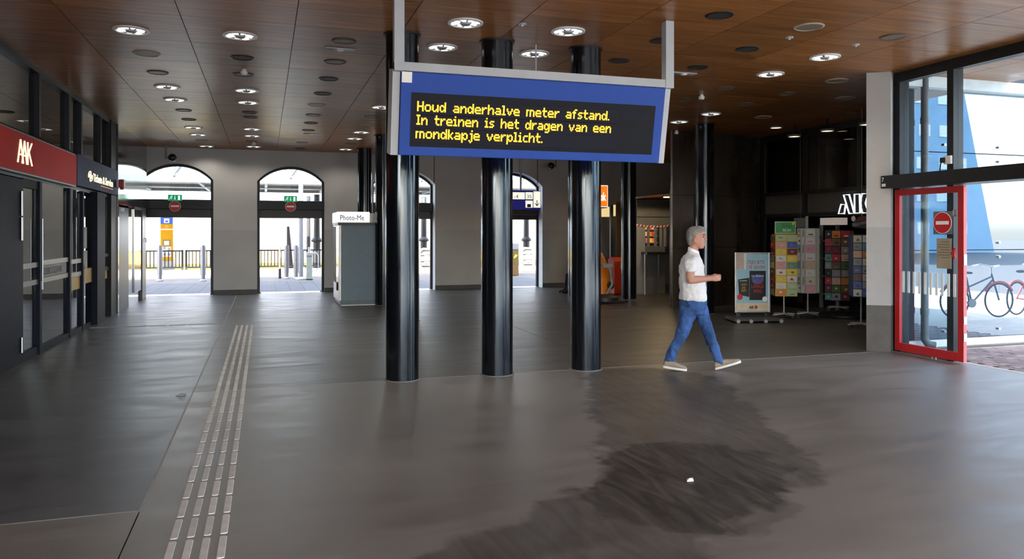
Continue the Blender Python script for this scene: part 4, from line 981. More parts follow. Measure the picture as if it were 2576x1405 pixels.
for q in (zpt(350, 400), zpt(610, 400), zpt(980, 370)): MB().box(XA + .05, XS + .02, q.y - .02, q.y + .02, q.z - .02, q.z + .02).obj('bracket', black, ak)
# hanging bird shaped sign
hx = 10.5; p = atx(2166, 566, hx)
hs_ = thing('hanging_sign', 'dark blue and red bird shaped hanging sign under the newsagent letters', 'sign', (hx, p.y, p.z))
def hpt(zx, zy): q = atx(2090 + zx / 9.364, 470 + zy / 9.364, hx); return (q.y, q.z)
MB().prism([hpt(*q) for q in ((500, 870), (540, 800), (650, 740), (760, 690), (900, 760), (960, 860), (900, 990), (640, 960), (540, 960))], hx, hx + .04, 'x').obj('board', mat('sign navy', (.012, .02, .06), .5), hs_)
MB().prism([hpt(*q) for q in ((600, 800), (650, 700), (760, 680), (850, 700), (900, 790), (760, 800))], hx - .01, hx, 'x').obj('red_cap', mat('sign maroon', (.12, .012, .012), .5), hs_)
MB().prism([hpt(*q) for q in ((520, 850), (620, 850), (760, 820), (900, 800), (900, 870), (760, 880), (620, 930), (520, 930))], hx - .018, hx - .01, 'x').obj('banner', mat('sign grey', (.22, .21, .2), .6), hs_)
q0 = hpt(650, 895); text_mb('GESLAAGD', .055, .001, 1, .32).map((hx - .02, q0[0], q0[1]), (0, -1, 0), (0, 0, 1)).obj('letters', black, hs_)
b = MB(); c0 = hpt(545, 745); b.lathe([(.001, hx - .03), (.05, hx - .02), (.052, hx)], c0[0], c0[1], 16, 'x'); b.obj('white_disc', signwhite, hs_)
MB().tube([(hx + .02, p.y, p.z + .05), (hx + .02, p.y, H)], .004, 6).obj('wire', steel, hs_)
# wires in the clerestory and warm lamps inside
for iw, px in enumerate((1928, 1932, 2070, 2090, 2155)):
    q = atx(px, 400, XS + .35); tag(MB().tube([(XS + .35, q.y, 2.66), (XS + .35, q.y, 3.9)], .006, 6).obj('hanging_wire', steel), 'thin steel wire behind the newsagent clerestory, %s from the dark cladding' % ORDN[iw], 'wire', 'wires behind the clerestory')
wl = emis('warm lamp', (1.0, .78, .42), 3.0)
for px, py, z, lab in ((1952, 321, H - .02, 'warm lit spot in ceiling before the newsagent clerestory'), (1998, 343, 3.75, 'warm lit spot behind the first dark clerestory pane'), (2081, 329, 3.75, 'warm lit spot behind the second dark clerestory pane'), (2180, 313, 3.75, 'warm lit spot beside the white pillar')):
    p = atz(px, py, z); t = thing('warm_spot', lab, 'lamp', p, 0, 'warm lamps at the newsagent')
    MB().lathe([(.11, z + .01), (.12, z - .01), (.135, z - .01), (.135, z + .03)], p.x, p.y, 20).obj('trim_ring', greypl, t); MB().lathe([(.11, z), (.001, z - .004)], p.x, p.y, 20).obj('lens', wl, t)
    if z < 3.9: MB().cyl(p.x, p.y, z, H, .02, 8).obj('stem', black, t)
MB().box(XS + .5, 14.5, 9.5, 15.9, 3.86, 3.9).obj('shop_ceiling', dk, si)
# lit shelf header and poster inside
q, r_ = atx(2063, 548, XS + .6), atx(2104, 565, XS + .6)
t = thing('shelf_header', 'pale lit shelf header inside the newsagent', 'shelf', (XS + .6, q.y, 1.2))
MB().box(XS + .6, XS + .9, r_.y, q.y, r_.z, q.z).obj('header_panel', mat('dim cream header', (.5, .46, .42), .5, emit=(.8, .68, .6), es=.35), t)
for y in (r_.y, q.y): MB().box(XS + .6, XS + .66, y - .03, y + .03, .0, r_.z).obj('upright', greypl, t)
for z in (.3, .7, 1.1, 1.5): MB().box(XS + .6, XS + .9, r_.y, q.y, z, z + .03).obj('shelf_board', greypl, t)
q, r_ = atx(1997, 548, 11.2), atx(2030, 572, 11.2)
t = thing('window_poster', 'curled green grey poster above the white card rack', 'poster', (11.2, q.y, r_.z))
MB().box(11.2, 11.205, r_.y, q.y, r_.z, q.z).obj('sheet', mat('poster grey green', (.20, .24, .22), .6), t)
for k in range(2): MB().box(11.196, 11.2, r_.y + .05, q.y - .05, q.z - .09 - k * .06, q.z - .07 - k * .06).obj('text_line', greypl, t)
MB().tube([(11.2, (q.y + r_.y) / 2, q.z), (11.2, (q.y + r_.y) / 2, H)], .003, 5).obj('hanging_line', steel, t)
MB().tube([(11.2, r_.y, q.z + .03), (11.2, r_.y, r_.z - .05)], .03, 10).obj('curl', mat('poster white', (.5, .48, .46), .6), t)
# ================================================================== spinning card racks with cards
PAL = {'yellow': (.70, .52, .06), 'pink': (.62, .30, .38), 'white': (.62, .62, .60), 'pale green': (.36, .50, .30), 'lilac': (.40, .30, .50), 'blue': (.06, .12, .42), 'red': (.45, .03, .05),
       'cream': (.58, .52, .40), 'orange': (.60, .22, .03), 'brown': (.16, .09, .05), 'teal': (.08, .28, .30), 'grey': (.26, .26, .27), 'dark green': (.05, .16, .06), 'maroon': (.16, .02, .04), 'black': (.02, .02, .025), 'peach': (.60, .38, .28)}
PM = {k: mat('card ' + k, v, .35, var=.08, scale=25) for k, v in PAL.items()}
ORD = ['top', 'second', 'third', 'fourth', 'fifth', 'sixth', 'seventh', 'eighth', 'ninth', 'tenth']
cardme = {}
def motif(kind):
    b = MB()
    if kind == 0: b.prism([(.03 * math.cos(a * .5236), .03 * math.sin(a * .5236)) for a in range(12)], 0, .001)
    elif kind == 1:
        for k in range(3): b.box(-.04, .04 - .02 * k, -.03 + k * .022, -.02 + k * .022, 0, .001)
    elif kind == 2: b.prism([(0, -.04), (.035, 0), (.035, .02), (.018, .03), (0, .018), (-.018, .03), (-.035, .02), (-.035, 0)], 0, .001)
    elif kind == 3: b.box(-.045, .045, -.045, -.01, 0, .001)
    else: b.prism([(-.045, -.04), (.045, -.04), (0, .04)], 0, .001)
    return b
MOT = [motif(k).map((0, 0, 0), (1, 0, 0), (0, 0, 1)).mesh('motif') for k in range(5)]
MOTM = {}
def card_rack(px, py, rz, faces, rows, z0, z1, names, desc, bodyc, topper=None, feet=4, fw=.22, lift=0.0):
    p = atz(px, py); p.z += lift; t = thing('card_rack', desc, 'display rack', p, rz, 'spinning card racks')
    o = Vector((0, 0, 0))
    def L(b): return b
    bodym = mat('rack ' + bodyc[0], bodyc[1], .5)
    MB().tube([(0, 0, .1), (0, 0, z1)], .014, 10).obj('pole', silver, t, world=False, loc=(0, 0, 0))
    MB().box(-fw * .8, fw * .8, -fw * .8, fw * .8, z0, z1).obj('core', bodym, t, loc=(0, 0, 0))
    for k in range(feet):
        a = k * 2 * math.pi / feet + .5
        MB().hexa([(-.03, .0, .085), (.03, 0, .085), (.022, .26, .07), (-.022, .26, .07), (-.03, 0, .115), (.03, 0, .115), (.022, .26, .09), (-.022, .26, .09)]).obj('foot', silver if k % 2 else greypl, t, loc=(0, 0, 0), rz=a)
        q = Matrix.Rotation(a, 3, 'Z') @ Vector((0, .24, 0))
        MB().lathe([(.015, -.015), (.034, -.015), (.034, .015), (.015, .015)], 0, .036, 14, 'y').obj('caster', rubber, t, loc=(q.x, q.y, 0), rz=a + .8)
    R = Matrix.Rotation(rz, 4, 'Z'); n = 0
    dz = (z1 - z0) / rows
    for fi, (fa, ncol, fwid, off) in enumerate(faces):      # face angle, columns, width, distance out
        nrm = Vector((math.sin(fa), -math.cos(fa), 0)); tan = Vector((math.cos(fa), math.sin(fa), 0))
        b = MB().box(-fwid / 2, fwid / 2, 0, .006, z0 - .01, z1 + .01); ob = b.obj('rack_face', bodym, t, loc=tuple(nrm * (off - .012)), rz=fa)
        for rr in range(rows):
            zc_ = z1 - (rr + .5) * dz
            for cc in range(ncol):
                cname = names[n % len(names)] if isinstance(names, list) else names(fi, rr, cc); n += 1
                cw = fwid / ncol * .90; chh = dz * .90
                key = (round(cw, 3), round(chh, 3))
                if key not in cardme: cardme[key] = MB().box(-cw / 2, cw / 2, -.003, 0, -chh / 2, chh / 2).mesh('card')
                lp = nrm * (off + .012) + tan * ((cc + .5) / ncol - .5) * fwid + Vector((0, 0, zc_))
                wp_ = Vector(p) + (R @ lp.to_4d()).to_3d() if False else Vector(p) + (R.to_3x3() @ lp)
                me = cardme[key]
                if len(me.materials) == 0: me.materials.append(PM['white'])
                co = bpy.data.objects.new('greeting_card', me); COL.objects.link(co)
                co.material_slots[0].link = 'OBJECT'; co.material_slots[0].material = PM[cname]
                side = ('poster stand column', 'pillar column')[cc] if fi == 0 and ncol == 2 else ('front', 'poster stand side', 'pillar side')[fi]
                co.location = wp_; co.rotation_euler = (-.06, random.uniform(-.02, .02), rz + fa)
                tag(co, '%s greeting card, %s row of the %s, %s' % (cname, ORD[rr], topper, side), 'card', 'cards on the ' + topper)
                mk = random.randrange(5); mo = bpy.data.objects.new('motif', MOT[mk])
                if len(MOT[mk].materials) == 0: MOT[mk].materials.append(PM['red'])
                COL.objects.link(mo); mo.parent = co; mo.material_slots[0].link = 'OBJECT'
                mo.material_slots[0].material = PM[random.choice([k for k in PAL if k != cname])]; mo.location = (random.uniform(-.01, .01), -.0038, random.uniform(-.015, .015)); mo.scale = (cw / .18, 1, chh / .18)
    return t, p
fr = lambda seq: (lambda fi, rr, cc: seq[fi][(rr * 7 + cc * 3) % len(seq[fi])] if not isinstance(seq[fi][0], list) else seq[fi][rr][cc])
r1 = [[['pale green', 'pale green'], ['pink', 'blue'], ['yellow', 'maroon'], ['white', 'yellow'], ['pink', 'teal'], ['white', 'yellow'], ['yellow', 'white'], ['white', 'pale green'], ['orange', 'pale green']], ['brown', 'grey', 'red', 'cream', 'maroon']]
t1, p1 = card_rack(1972, 800, -.40, [(0, 2, .42, .19), (-math.pi / 2, 1, .30, .21)], 9, .46, 1.66, fr(r1), 'spinning rack of bright cards with yellow edges and green topper board', ('yellow', (.55, .36, .03)), 'green topped rack')
top = thing('topper_board', 'green printed topper board standing on the yellow card rack', 'sign', (p1.x, p1.y, 1.68), -.40)
MB().box(-.20, .20, -.01, .01, 0, .24).obj('board', mat('topper pale', (.55, .66, .5), .5), top, loc=(0, -.1, 0)); MB().box(-.185, .185, -.013, -.01, .015, .225).obj('green_field', mat('topper green', (.04, .30, .10), .5), top, loc=(0, -.1, 0))
text_mb('Dichter', .085, .001, 1, .2, shear=.2).map((-.08, -.114, .125), (1, 0, 0), (0, 0, 1)).obj('letters', mat('topper dark', (.02, .1, .04), .5), top, loc=(0, 0, 0)); text_mb('bij jou', .085, .001, 1, .16, shear=.2).map((-.05, -.114, .05), (1, 0, 0), (0, 0, 1)).obj('letters', signwhite, top, loc=(0, 0, 0))
MB().ball((.15, -.11, .2), .03, 10, (1, .2, 1)).obj('flower', mat('flower yellow', (.8, .6, .02), .5), top, loc=(0, 0, 0))
r2 = [['white', 'pink', 'cream', 'white', 'peach', 'white', 'pink', 'white'], ['grey', 'white', 'grey', 'white'], ['pale green', 'peach', 'white', 'grey', 'white', 'orange', 'white']]
card_rack(2032, 797, -.45, [(0, 1, .20, .20), (-.95, 1, .20, .20), (.95, 1, .20, .20)], 8, .50, 1.78, fr(r2), 'spinning rack of mostly white cards without topper', ('white', (.42, .42, .42)), 'white card rack')
r3 = [['orange', 'brown', 'grey', 'red', 'dark green', 'maroon', 'peach', 'brown', 'grey'], ['black', 'teal', 'red', 'grey', 'maroon'], ['orange', 'brown', 'black', 'peach', 'maroon', 'brown']]
card_rack(2108, 790, -.5, [(0, 2, .36, .25), (-.9, 1, .2, .27), (.9, 1, .24, .27)], 9, .24, 1.68, fr(r3), 'dark wire rack of photo postcards between white card rack and pillar', ('black', (.012, .012, .012)), 'dark postcard rack', fw=.24, lift=.066)
r4 = [['cream', 'white', 'peach', 'white', 'blue', 'orange', 'blue', 'grey', 'maroon', 'grey', 'teal', 'brown'], ['orange', 'grey', 'brown', 'dark green']]
card_rack(2166, 826, -.55, [(-.1, 2, .30, .20), (math.pi / 2 - .3, 1, .24, .2)], 8, .58, 1.66, fr(r4), 'navy framed card rack partly hidden behind the white pillar', ('navy', (.02, .035, .12)), 'navy card rack')
p = atz(2122, 801); t = thing('display_plinth', 'low round black plinth under the dark postcard rack', 'plinth', (p.x + .3, p.y + .3, 0))
MB().lathe([(.50, 0), (.52, .02), (.52, .055), (.48, .065)], p.x + .3, p.y + .3, 32).obj('plinth_body', mat('plinth black', (.014, .013, .013), .5), t)
# ================================================================== advertising board
p = atz(1893, 806); ab = thing('poster_stand', 'snap frame poster stand with pale blue book advert on black wheeled base', 'poster stand', (p.x, p.y, 0), -.26)
def AL(b, nme, m, **k): return b.obj(nme, m, ab, loc=(0, 0, 0), **k)
W2 = .346
wpx = .0079
for bx in ((-W2, -W2 + .035, .16, 1.32), (W2 - .035, W2, .16, 1.32), (-W2 + .035, W2 - .035, .16, .195), (-W2 + .035, W2 - .035, 1.285, 1.32)):
    AL(MB().box(bx[0], bx[1], -.02, .02, bx[2], bx[3]), 'frame_profile', mat('anodised frame', (.45, .47, .48), .35, .6), bevel=.006)
AL(MB().box(-W2 + .03, W2 - .03, -.012, .01, .19, 1.29), 'poster_sheet', mat('poster sky blue', (.28, .50, .62), .45, var=.06))
AL(MB().box(-W2 + .035, W2 - .035, -.014, -.012, .20, .34), 'poster_sand', mat('poster sand', (.60, .52, .38), .5, var=.2))
ptxt = mat('poster crimson', (.42, .02, .06), .5)
for s_, zb_, wv, xo in (('ALTIJD IETS', 1.10, .43, -.23), ('OM TE GEVEN', 1.00, .47, -.26)):
    AL(text_mb(s_, .095, .0005, 1, wv).map((xo + .03, -.0135, zb_), (1, 0, 0), (0, 0, 1)), 'letters', ptxt)
bk = mat('book cover black', (.012, .012, .018), .4)
AL(MB().box(-.065, .255, -.018, -.012, .40, .965), 'book_cover', bk)
AL(MB().prism([(-.27, .50), (-.07, .46), (-.07, .83), (-.29, .80)], -.016, -.012, 'y'), 'book_cover', bk)
AL(MB().prism([(.095 + .12 * math.cos(a * .5236), .80 + .10 * math.sin(a * .5236)) for a in range(12)], -.019, -.018, 'y'), 'book_glow', mat('book blue', (.03, .10, .35), .5))
AL(text_mb('M.J. ARLIDGE', .045, .0005, 1, .24).map((-.025, -.0195, .85), (1, 0, 0), (0, 0, 1)), 'letters', signwhite)
for k, (s_, wv) in enumerate((('NOG', .17), ('LANGE', .24), ('WEG', .17))):
    AL(text_mb(s_, .10, .0005, 1, wv).map((.095 - wv / 2, -.0195, .73 - k * .095), (1, 0, 0), (0, 0, 1)), 'letters', mat('book red', (.50, .03, .02), .5))
AL(text_mb('M.J. ARLIDGE', .03, .0005, 1, .14).map((-.255, -.0175, .765), (1, 0, .0), (0, 0, 1)), 'letters', signwhite)
for k, s_ in enumerate(('NOEM', 'JIJ', 'NIET')):
    AL(text_mb(s_, .06, .0005, 1, .10 - .03 * (k == 1)).map((-.22, -.0175, .68 - k * .06), (1, 0, 0), (0, 0, 1)), 'letters', mat('book gold', (.42, .28, .04), .5))
for cx_, cz_, r_, m in ((-.255, .46, .055, mat('badge red', (.5, .02, .03), .5)), (.235, .42, .05, signwhite)):
    AL(MB().prism([(cx_ + r_ * math.cos(a * .314), cz_ + r_ * math.sin(a * .314)) for a in range(20)], -.021, -.018, 'y'), 'badge', m)
AL(text_mb('AK', .075, .0005, 1, .10, bold=.003).map((-.075, -.0145, .235), (1, 0, 0), (0, 0, 1)), 'letters', black)
AL(MB().prism([(.065 + .03 * math.cos(a * .314), .262 + .035 * math.sin(a * .314)) for a in range(20)], -.015, -.0145, 'y'), 'red_dot', signred)
AL(MB().box(-.33, -.18, -.03, -.02, 1.0, 1.31), 'taped_notice', mat('notice beige', (.42, .36, .32), .7)); AL(MB().box(-.19, -.13, -.026, -.02, 1.0, 1.30), 'taped_notice', mat('notice white', (.62, .62, .66), .7))
for s_ in (-1, 1): AL(MB().box(s_ * .28 - .04, s_ * .28 + .04, -.03, .03, .05, .17), 'support_foot', black, bevel=.008)
AL(MB().hexa([(-.50, -.40, .035), (.48, -.40, .035), (.50, .25, .035), (-.48, .25, .035), (-.46, -.34, .085), (.47, -.34, .085), (.45, .2, .085), (-.44, .2, .085)]), 'wheeled_base', mat('base rubber', (.05, .052, .058), .55, bump=.4, bscale=90))
for x, y in ((-.42, -.40), (-.18, -.41), (.1, -.41), (.4, -.40)):
    AL(MB().lathe([(.012, -.02), (.035, -.02), (.035, .02), (.012, .02)], 0, .036, 14, 'y').map((x, y, 0), (1, 0, 0), (0, 1, 0)), 'wheel', greypl)
# ================================================================== kiosk in the far corner
ki = thing('kiosk_counter', 'grey kiosk counter with lit bakery window behind black columns', 'kiosk', (10.2, 19.3, 0))
YK = 19.2
def kx(px): return aty(px, 600, YK).x
def kz(py, px=1645): return aty(px, py, YK).z
gk = mat('kiosk grey panel', (.16, .165, .165), .5, var=.1); gkw = mat('kiosk pale panel', (.34, .36, .37), .5)
MB().box(kx(1602), kx(1623), YK, YK + .1, 0, kz(566)).obj('pale_panel', gkw, ki)
MB().box(kx(1623), kx(1674), YK + .02, YK + .5, 0, kz(619)).obj('counter_front', gk, ki)
MB().box(kx(1613), kx(1673), YK - .35, YK + .1, kz(639), kz(633)).obj('ledge', black, ki)
for px in (1622, 1656): MB().tube([(kx(px) * .985, YK - .3, 0), (kx(px) * .985, YK - .3, kz(638))], .022, 10).obj('ledge_leg', steel, ki)
MB().box(kx(1602), kx(1690), YK, YK + .5, kz(566), kz(545)).obj('window_head', gk, ki)
for px in (1632, 1650, 1664, 1674): MB().box(kx(px) - .03, kx(px) + .03, YK, YK + .06, kz(620), kz(566)).obj('window_post', greypl, ki)
MB().box(kx(1600), kx(1692), YK - .05, YK + .5, kz(545), kz(503)).obj('fascia', mat('kiosk fascia', (.13, .125, .115), .5), ki)
MB().box(kx(1600), kx(1700), YK - 2.2, YK + 1, kz(500), kz(500) + .05).obj('soffit', woodm, ki)
MB().box(kx(1600), kx(1700), YK - 2.25, YK - 2.2, kz(500), kz(500) + .22).obj('soffit_edge', black, ki)
MB().box(kx(1602), kx(1692), YK + 1.3, YK + 1.35, 0, 2.6).obj('back_wall', mat('kiosk back', (.12, .08, .05), .7), ki)
MB().box(kx(1640), kx(1686), YK + .2, YK + .24, kz(547), kz(544)).obj('strip_lamp', emis('kiosk strip lamp', (1.0, .8, .55), 25.0), ki)
foodc = [('orange', (.9, .25, .03)), ('yellow', (.85, .6, .1)), ('cream', (.8, .6, .35)), ('red', (.7, .06, .04))]
for k in range(3):
    z = kz(610 - k * 17); MB().box(kx(1624), kx(1690), YK + .8, YK + 1.2, z - .02, z).obj('shelf_board', mat('shelf warm', (.4, .26, .12), .5, emit=(1, .5, .15), es=.25), ki)  # glow in the colour imitates light falling on the shelves
i = 0
for k in range(3):
    for q in range(10):
        z = kz(610 - k * 17); x = kx(1627 + q * 6.4); nm_, cc = foodc[(k * 3 + q * 7) % 4]
        o = MB().hexa([(x - .035, YK + .82, z), (x + .035, YK + .82, z), (x + .03, YK + 1.0, z), (x - .03, YK + 1.0, z), (x - .03, YK + .84, z + .12), (x + .03, YK + .84, z + .12), (x + .025, YK + .98, z + .12), (x - .025, YK + .98, z + .12)]).obj('snack_pack', mat('snack ' + nm_, cc, .5, emit=cc, es=.55), bevel=.008)  # packs emit their own colour, standing in for light on them
        tag(o, '%s snack pack, %s from the pale panel on the %s lit kiosk shelf' % (nm_, ORDN[q], ('lowest', 'middle', 'upper')[k]), 'snack', 'snack packs in the kiosk window')
tp = thing('barrier_tape', 'red and white barrier tape stretched across the kiosk window', 'tape', (kx(1600), YK - .4, kz(563)))
n = 22
for k in range(n):
    xa, xb = kx(1599 + k * 4.2), kx(1599 + (k + 1) * 4.2); zt_ = kz(563) - .0
    sag = lambda u: -.05 * math.sin(math.pi * u) 
    za, zb_ = zt_ + sag(k / n), zt_ + sag((k + 1) / n)
    MB().hexa([(xa, YK - .02, za - .05), (xb, YK - .02, zb_ - .05), (xb, YK - .017, zb_ - .05), (xa, YK - .017, za - .05), (xa + .03, YK - .02, za), (xb + .03, YK - .02, zb_), (xb + .03, YK - .017, zb_), (xa + .03, YK - .017, za)]).obj('tape_segment', signred if k % 2 else signwhite, tp)
p = aty(1689, 760, 16.9); t = thing('kiosk_post', 'thin square black post right of the kiosk window', 'post', (p.x, 16.9, 0))
MB().box(p.x - .035, p.x + .035, 16.87, 16.93, 0, 2.75).obj('post_shaft', black, t); MB().box(p.x - .06, p.x + .06, 16.84, 16.96, 0, .02).obj('foot_plate', black, t)
ks = thing('kiosk_sign', 'orange kiosk sign with white rim on dark box behind the third display column', 'sign', (9.0, 19.6, 2.5))
YS_ = 19.6; a, c = aty(1490, 465, YS_), aty(1529, 521, YS_)
MB().box(a.x, c.x + .02, YS_, YS_ + .5, c.z - .02, a.z + .02).obj('sign_case', mat('sign case', (.03, .028, .025), .5), ks, bevel=.05)
MB().box(a.x + .02, c.x, YS_ - .012, YS_, c.z, a.z).obj('sign_rim', emis('sign rim', (1, .85, .7), .9), ks, bevel=.006); MB().box(a.x + .03, c.x - .025, YS_ - .02, YS_ - .012, c.z + .025, a.z - .025).obj('sign_face', emis('sign orange', (1.0, .20, .01), 1.0), ks, bevel=.003)
q0, q1 = aty(1512, 504, YS_ - .02), aty(1525, 504, YS_ - .02)
text_mb('sk', .33, .002, .9, q1.x - q0.x, bold=.008).map((q0.x, YS_ - .022, q0.z), (1, 0, 0), (0, 0, 1)).obj('letters', emis('sign letter', (1, .9, .8), 1.2), ks)
p = aty(1538, 700, 19.9); MB().box(p.x - .04, p.x + .04, 19.86, 19.94, 0, 2.5).obj('sign_post', black, ks)
for pa, pb, yt, yb_ in ((1514, 1534, 520, 545), (1544, 1561, 515, 543)):
    a, c = aty(pa, yt, 21.0), aty(pb, yb_, 21.0); t = thing('wall_light', 'warm lit panel under the orange kiosk sign' if pa < 1540 else 'warm lit panel between kiosk sign post and black column', 'lamp', (a.x, 21.0, c.z), 0, 'warm panels at the kiosk')
    MB().box(a.x, c.x, 21.0, 21.06, c.z, a.z).obj('light_panel', emis('warm panel', (1.0, .78, .36), .8), t); MB().box(a.x - .01, c.x + .01, 21.03, 21.4, c.z - .02, a.z + .02).obj('case', greypl, t)
kl = thing('kiosk_fill_lamp', 'added warm fill lamp above the kiosk soffit', 'lamp', (9.6, 17.9, H))  # added lamp with no fixture seen, brightens the kiosk
MB().lathe([(.10, H - .05), (.12, H - .05), (.12, H)], 9.6, 17.9, 20).obj('housing', greypl, kl); MB().lathe([(.10, H - .045), (.001, H - .05)], 9.6, 17.9, 20).obj('lens', wl, kl)
ld = bpy.data.lights.new('lamp_light', 'SPOT'); ld.energy = 16; ld.spot_size = math.radians(160); ld.color = (1.0, .66, .30); ld.shadow_soft_size = .1
lo_ = bpy.data.objects.new('lamp_light', ld); COL.objects.link(lo_); lo_.parent = kl; lo_.location = (0, 0, -.07)
ld = bpy.data.lights.new('lamp_light', 'SPOT'); ld.energy = 16; ld.spot_size = math.radians(165); ld.color = (1.0, .72, .40); ld.shadow_soft_size = .1  # second added spot, warms the kiosk from under the soffit
lo_ = bpy.data.objects.new('lamp_light', ld); COL.objects.link(lo_); lo_.parent = ki; lo_.location = (-.1, -1.3, kz(500) - .05)
MB().lathe([(.08, kz(500) - .02), (.10, kz(500) - .02), (.10, kz(500))], 10.1, 18.0, 20).obj('soffit_fill_lamp', wl, ki)  # added glowing ring at the soffit fill spot
# red bin
p = atz(1553, 740); t = thing('waste_bin', 'red upright bin behind the black kiosk column', 'bin', p)
MB().hexa([(p.x - .17, p.y - .17, .02), (p.x + .17, p.y - .17, .02), (p.x + .17, p.y + .17, .02), (p.x - .17, p.y + .17, .02), (p.x - .2, p.y - .2, .92), (p.x + .2, p.y - .2, .92), (p.x + .2, p.y + .2, .92), (p.x - .2, p.y + .2, .92)]).obj('bin_body', mat('bin red', (.55, .045, .015), .45), t, bevel=.02)
MB().hexa([(p.x - .21, p.y - .21, .92), (p.x + .21, p.y - .21, .92), (p.x + .21, p.y + .21, .92), (p.x - .21, p.y + .21, .92), (p.x - .15, p.y - .1, 1.03), (p.x + .15, p.y - .1, 1.03), (p.x + .15, p.y + .2, 1.03), (p.x - .15, p.y + .2, 1.03)]).obj('lid', MAT['bin red'], t, bevel=.02)
MB().box(p.x - .02, p.x + .15, p.y - .205, p.y - .19, .72, .88).obj('label_plate', greypl, t)
# floor scrubber
p = atz(1530, 762); t = thing('floor_scrubber', 'orange floor scrubbing machine with black handle and squeegee behind the display column', 'machine', p)
x, y = p.x, p.y
MB().loft([((x - .1, y + .35, .18), (.26, 0, 0), (0, .3, 0)), ((x - .1, y + .35, .6), (.27, 0, 0), (0, .3, 0)), ((x - .12, y + .38, .95), (.25, 0, 0), (0, .26, 0)), ((x - .16, y + .40, 1.2), (.17, 0, 0), (0, .2, 0)), ((x - .19, y + .40, 1.3), (.08, 0, 0), (0, .1, 0))]).obj('tank', mat('scrubber orange', (.62, .17, .005), .45), t, smooth=True)
MB().loft([((x - .05, y + .1, .05), (.33, 0, 0), (0, .3, 0)), ((x - .05, y + .1, .14), (.33, 0, 0), (0, .3, 0)), ((x - .08, y + .15, .22), (.22, 0, 0), (0, .2, 0))]).obj('brush_deck', mat('scrubber black', (.015, .015, .016), .5), t, smooth=True)
MB().tube([(x - .04, y + .06, .2), (x + .08, y - .05, .45), (x + .02, y - .1, .75), (x - .03, y - .12, .88)], .03, 10).obj('hose', greypl, t, smooth=True)
MB().box(x - .2, x + .05, y - .16, y - .02, .86, .96).obj('handle', greypl, t, bevel=.02)
MB().tube([(x + .1, y - .05, .03), (x + .35, y - .1, .03), (x + .5, y - .02, .04)], .03, 8).obj('squeegee', rubber, t, smooth=True)
for dx, dy in ((-.25, .5), (.1, .5)): MB().lathe([(.03, x + dx - .03), (.10, x + dx - .03), (.10, x + dx + .03), (.03, x + dx + .03)], y + dy, .10, 16, 'x').obj('wheel', rubber, t)
MB().lathe([(.001, y + .04), (.09, y + .05), (.095, y + .08)], x + .1, .42, 16, 'y').obj('cable_drum', rubber, t)
# ================================================================== the square: building opposite and bicycles (seen mirrored in the glass wall)
ob_ = thing('apartment_building', 'tall blue grey apartment block with slanted side across the square', 'building', (50, -32, 0))
bc = mat('apartment slate', (.24, .42, .58), .8, var=.1, scale=.6)
MB().prism([(26, 0), (59.6, 0), (55.4, 17), (54.2, 22), (26, 22)], -44, -32, 'y').obj('facade', bc, ob_)
wn = mat('apartment window', (.80, .86, .90), .6)
src = None
for r_ in range(6):
    for k in range(14):
        x, z = 27.5 + k * 2.15 + random.uniform(-.3, .3), 1.6 + r_ * 2.7
        if x + 1.2 > 58.9 - z * .25: continue
        if src is None: src = MB().box(0, 1.15, -.1, 0, 0, .95).obj('window', wn, ob_, loc=(x - 50, .1, z))
        else: inst(src, ob_, (x - 50, .1, z))
for r_ in range(4):
    MB().box(44.5, 48.5, -32, -30.9, 6 + r_ * 2.7, 6.9 + r_ * 2.7).obj('balcony', mat('balcony pale', (.40, .46, .52), .7), ob_)
def bike(loc, rz, lab, colr):
    t = thing('bicycle', lab, 'bicycle', loc, rz, 'bicycles parked on the square')
    fmm = mat('bike ' + colr[0], colr[1], .4)
    for x in (-.52, .52):
        MB().tube([(x + .33 * math.cos(a * .2618), 0, .35 + .33 * math.sin(a * .2618)) for a in range(24)], .018, 8, closed=True).obj('wheel', rubber, t, loc=(0, 0, 0))
        b = MB()
        for k in range(8): b.tube([(x, 0, .35), (x + .32 * math.cos(k * .785), 0, .35 + .32 * math.sin(k * .785))], .003, 4)
        b.obj('spokes', steel, t, loc=(0, 0, 0))
        MB().tube([(x + .37 * math.cos(a * .2618), 0, .35 + .37 * math.sin(a * .2618)) for a in range(2, 11)], .022, 6).obj('mudguard', mat('mudguard red', (.45, .04, .04), .4), t, loc=(0, 0, 0))
    b = MB()
    for s_ in (((-.52, 0, .35), (-.12, 0, .30)), ((-.12, 0, .30), (-.25, 0, .82)), ((-.52, 0, .35), (-.22, 0, .72)), ((-.12, 0, .30), (.36, 0, .75)), ((-.2, 0, .62), (.34, 0, .82)), ((.34, 0, .88), (.52, 0, .35))): b.tube(s_, .018, 8)
    b.obj('bike_frame', fmm, t, loc=(0, 0, 0))
    MB().tube([(.12, .26, 1.03), (.28, .24, 1.06), (.34, 0, 1.02), (.28, -.24, 1.06), (.12, -.26, 1.03)], .014, 8).obj('handlebar', chrome, t, loc=(0, 0, 0)); MB().tube([(.34, 0, .86), (.33, 0, 1.03)], .014, 8).obj('stem', chrome, t, loc=(0, 0, 0))
    MB().loft([((-.40, 0, .90), (0, .09, 0), (0, 0, .03)), ((-.30, 0, .91), (0, .085, 0), (0, 0, .03)), ((-.12, 0, .90), (0, .02, 0), (0, 0, .02))]).obj('saddle', rubber, t, loc=(0, 0, 0))
    MB().lathe([(.03, -.02), (.09, -.02), (.09, .02), (.03, .02)], -.12, .30, 16, 'y').obj('chain_case', greypl, t, loc=(0, 0, 0))
def mir(px, py): q = atz(px, py); return (q.x, 2 * YW - q.y, 0)
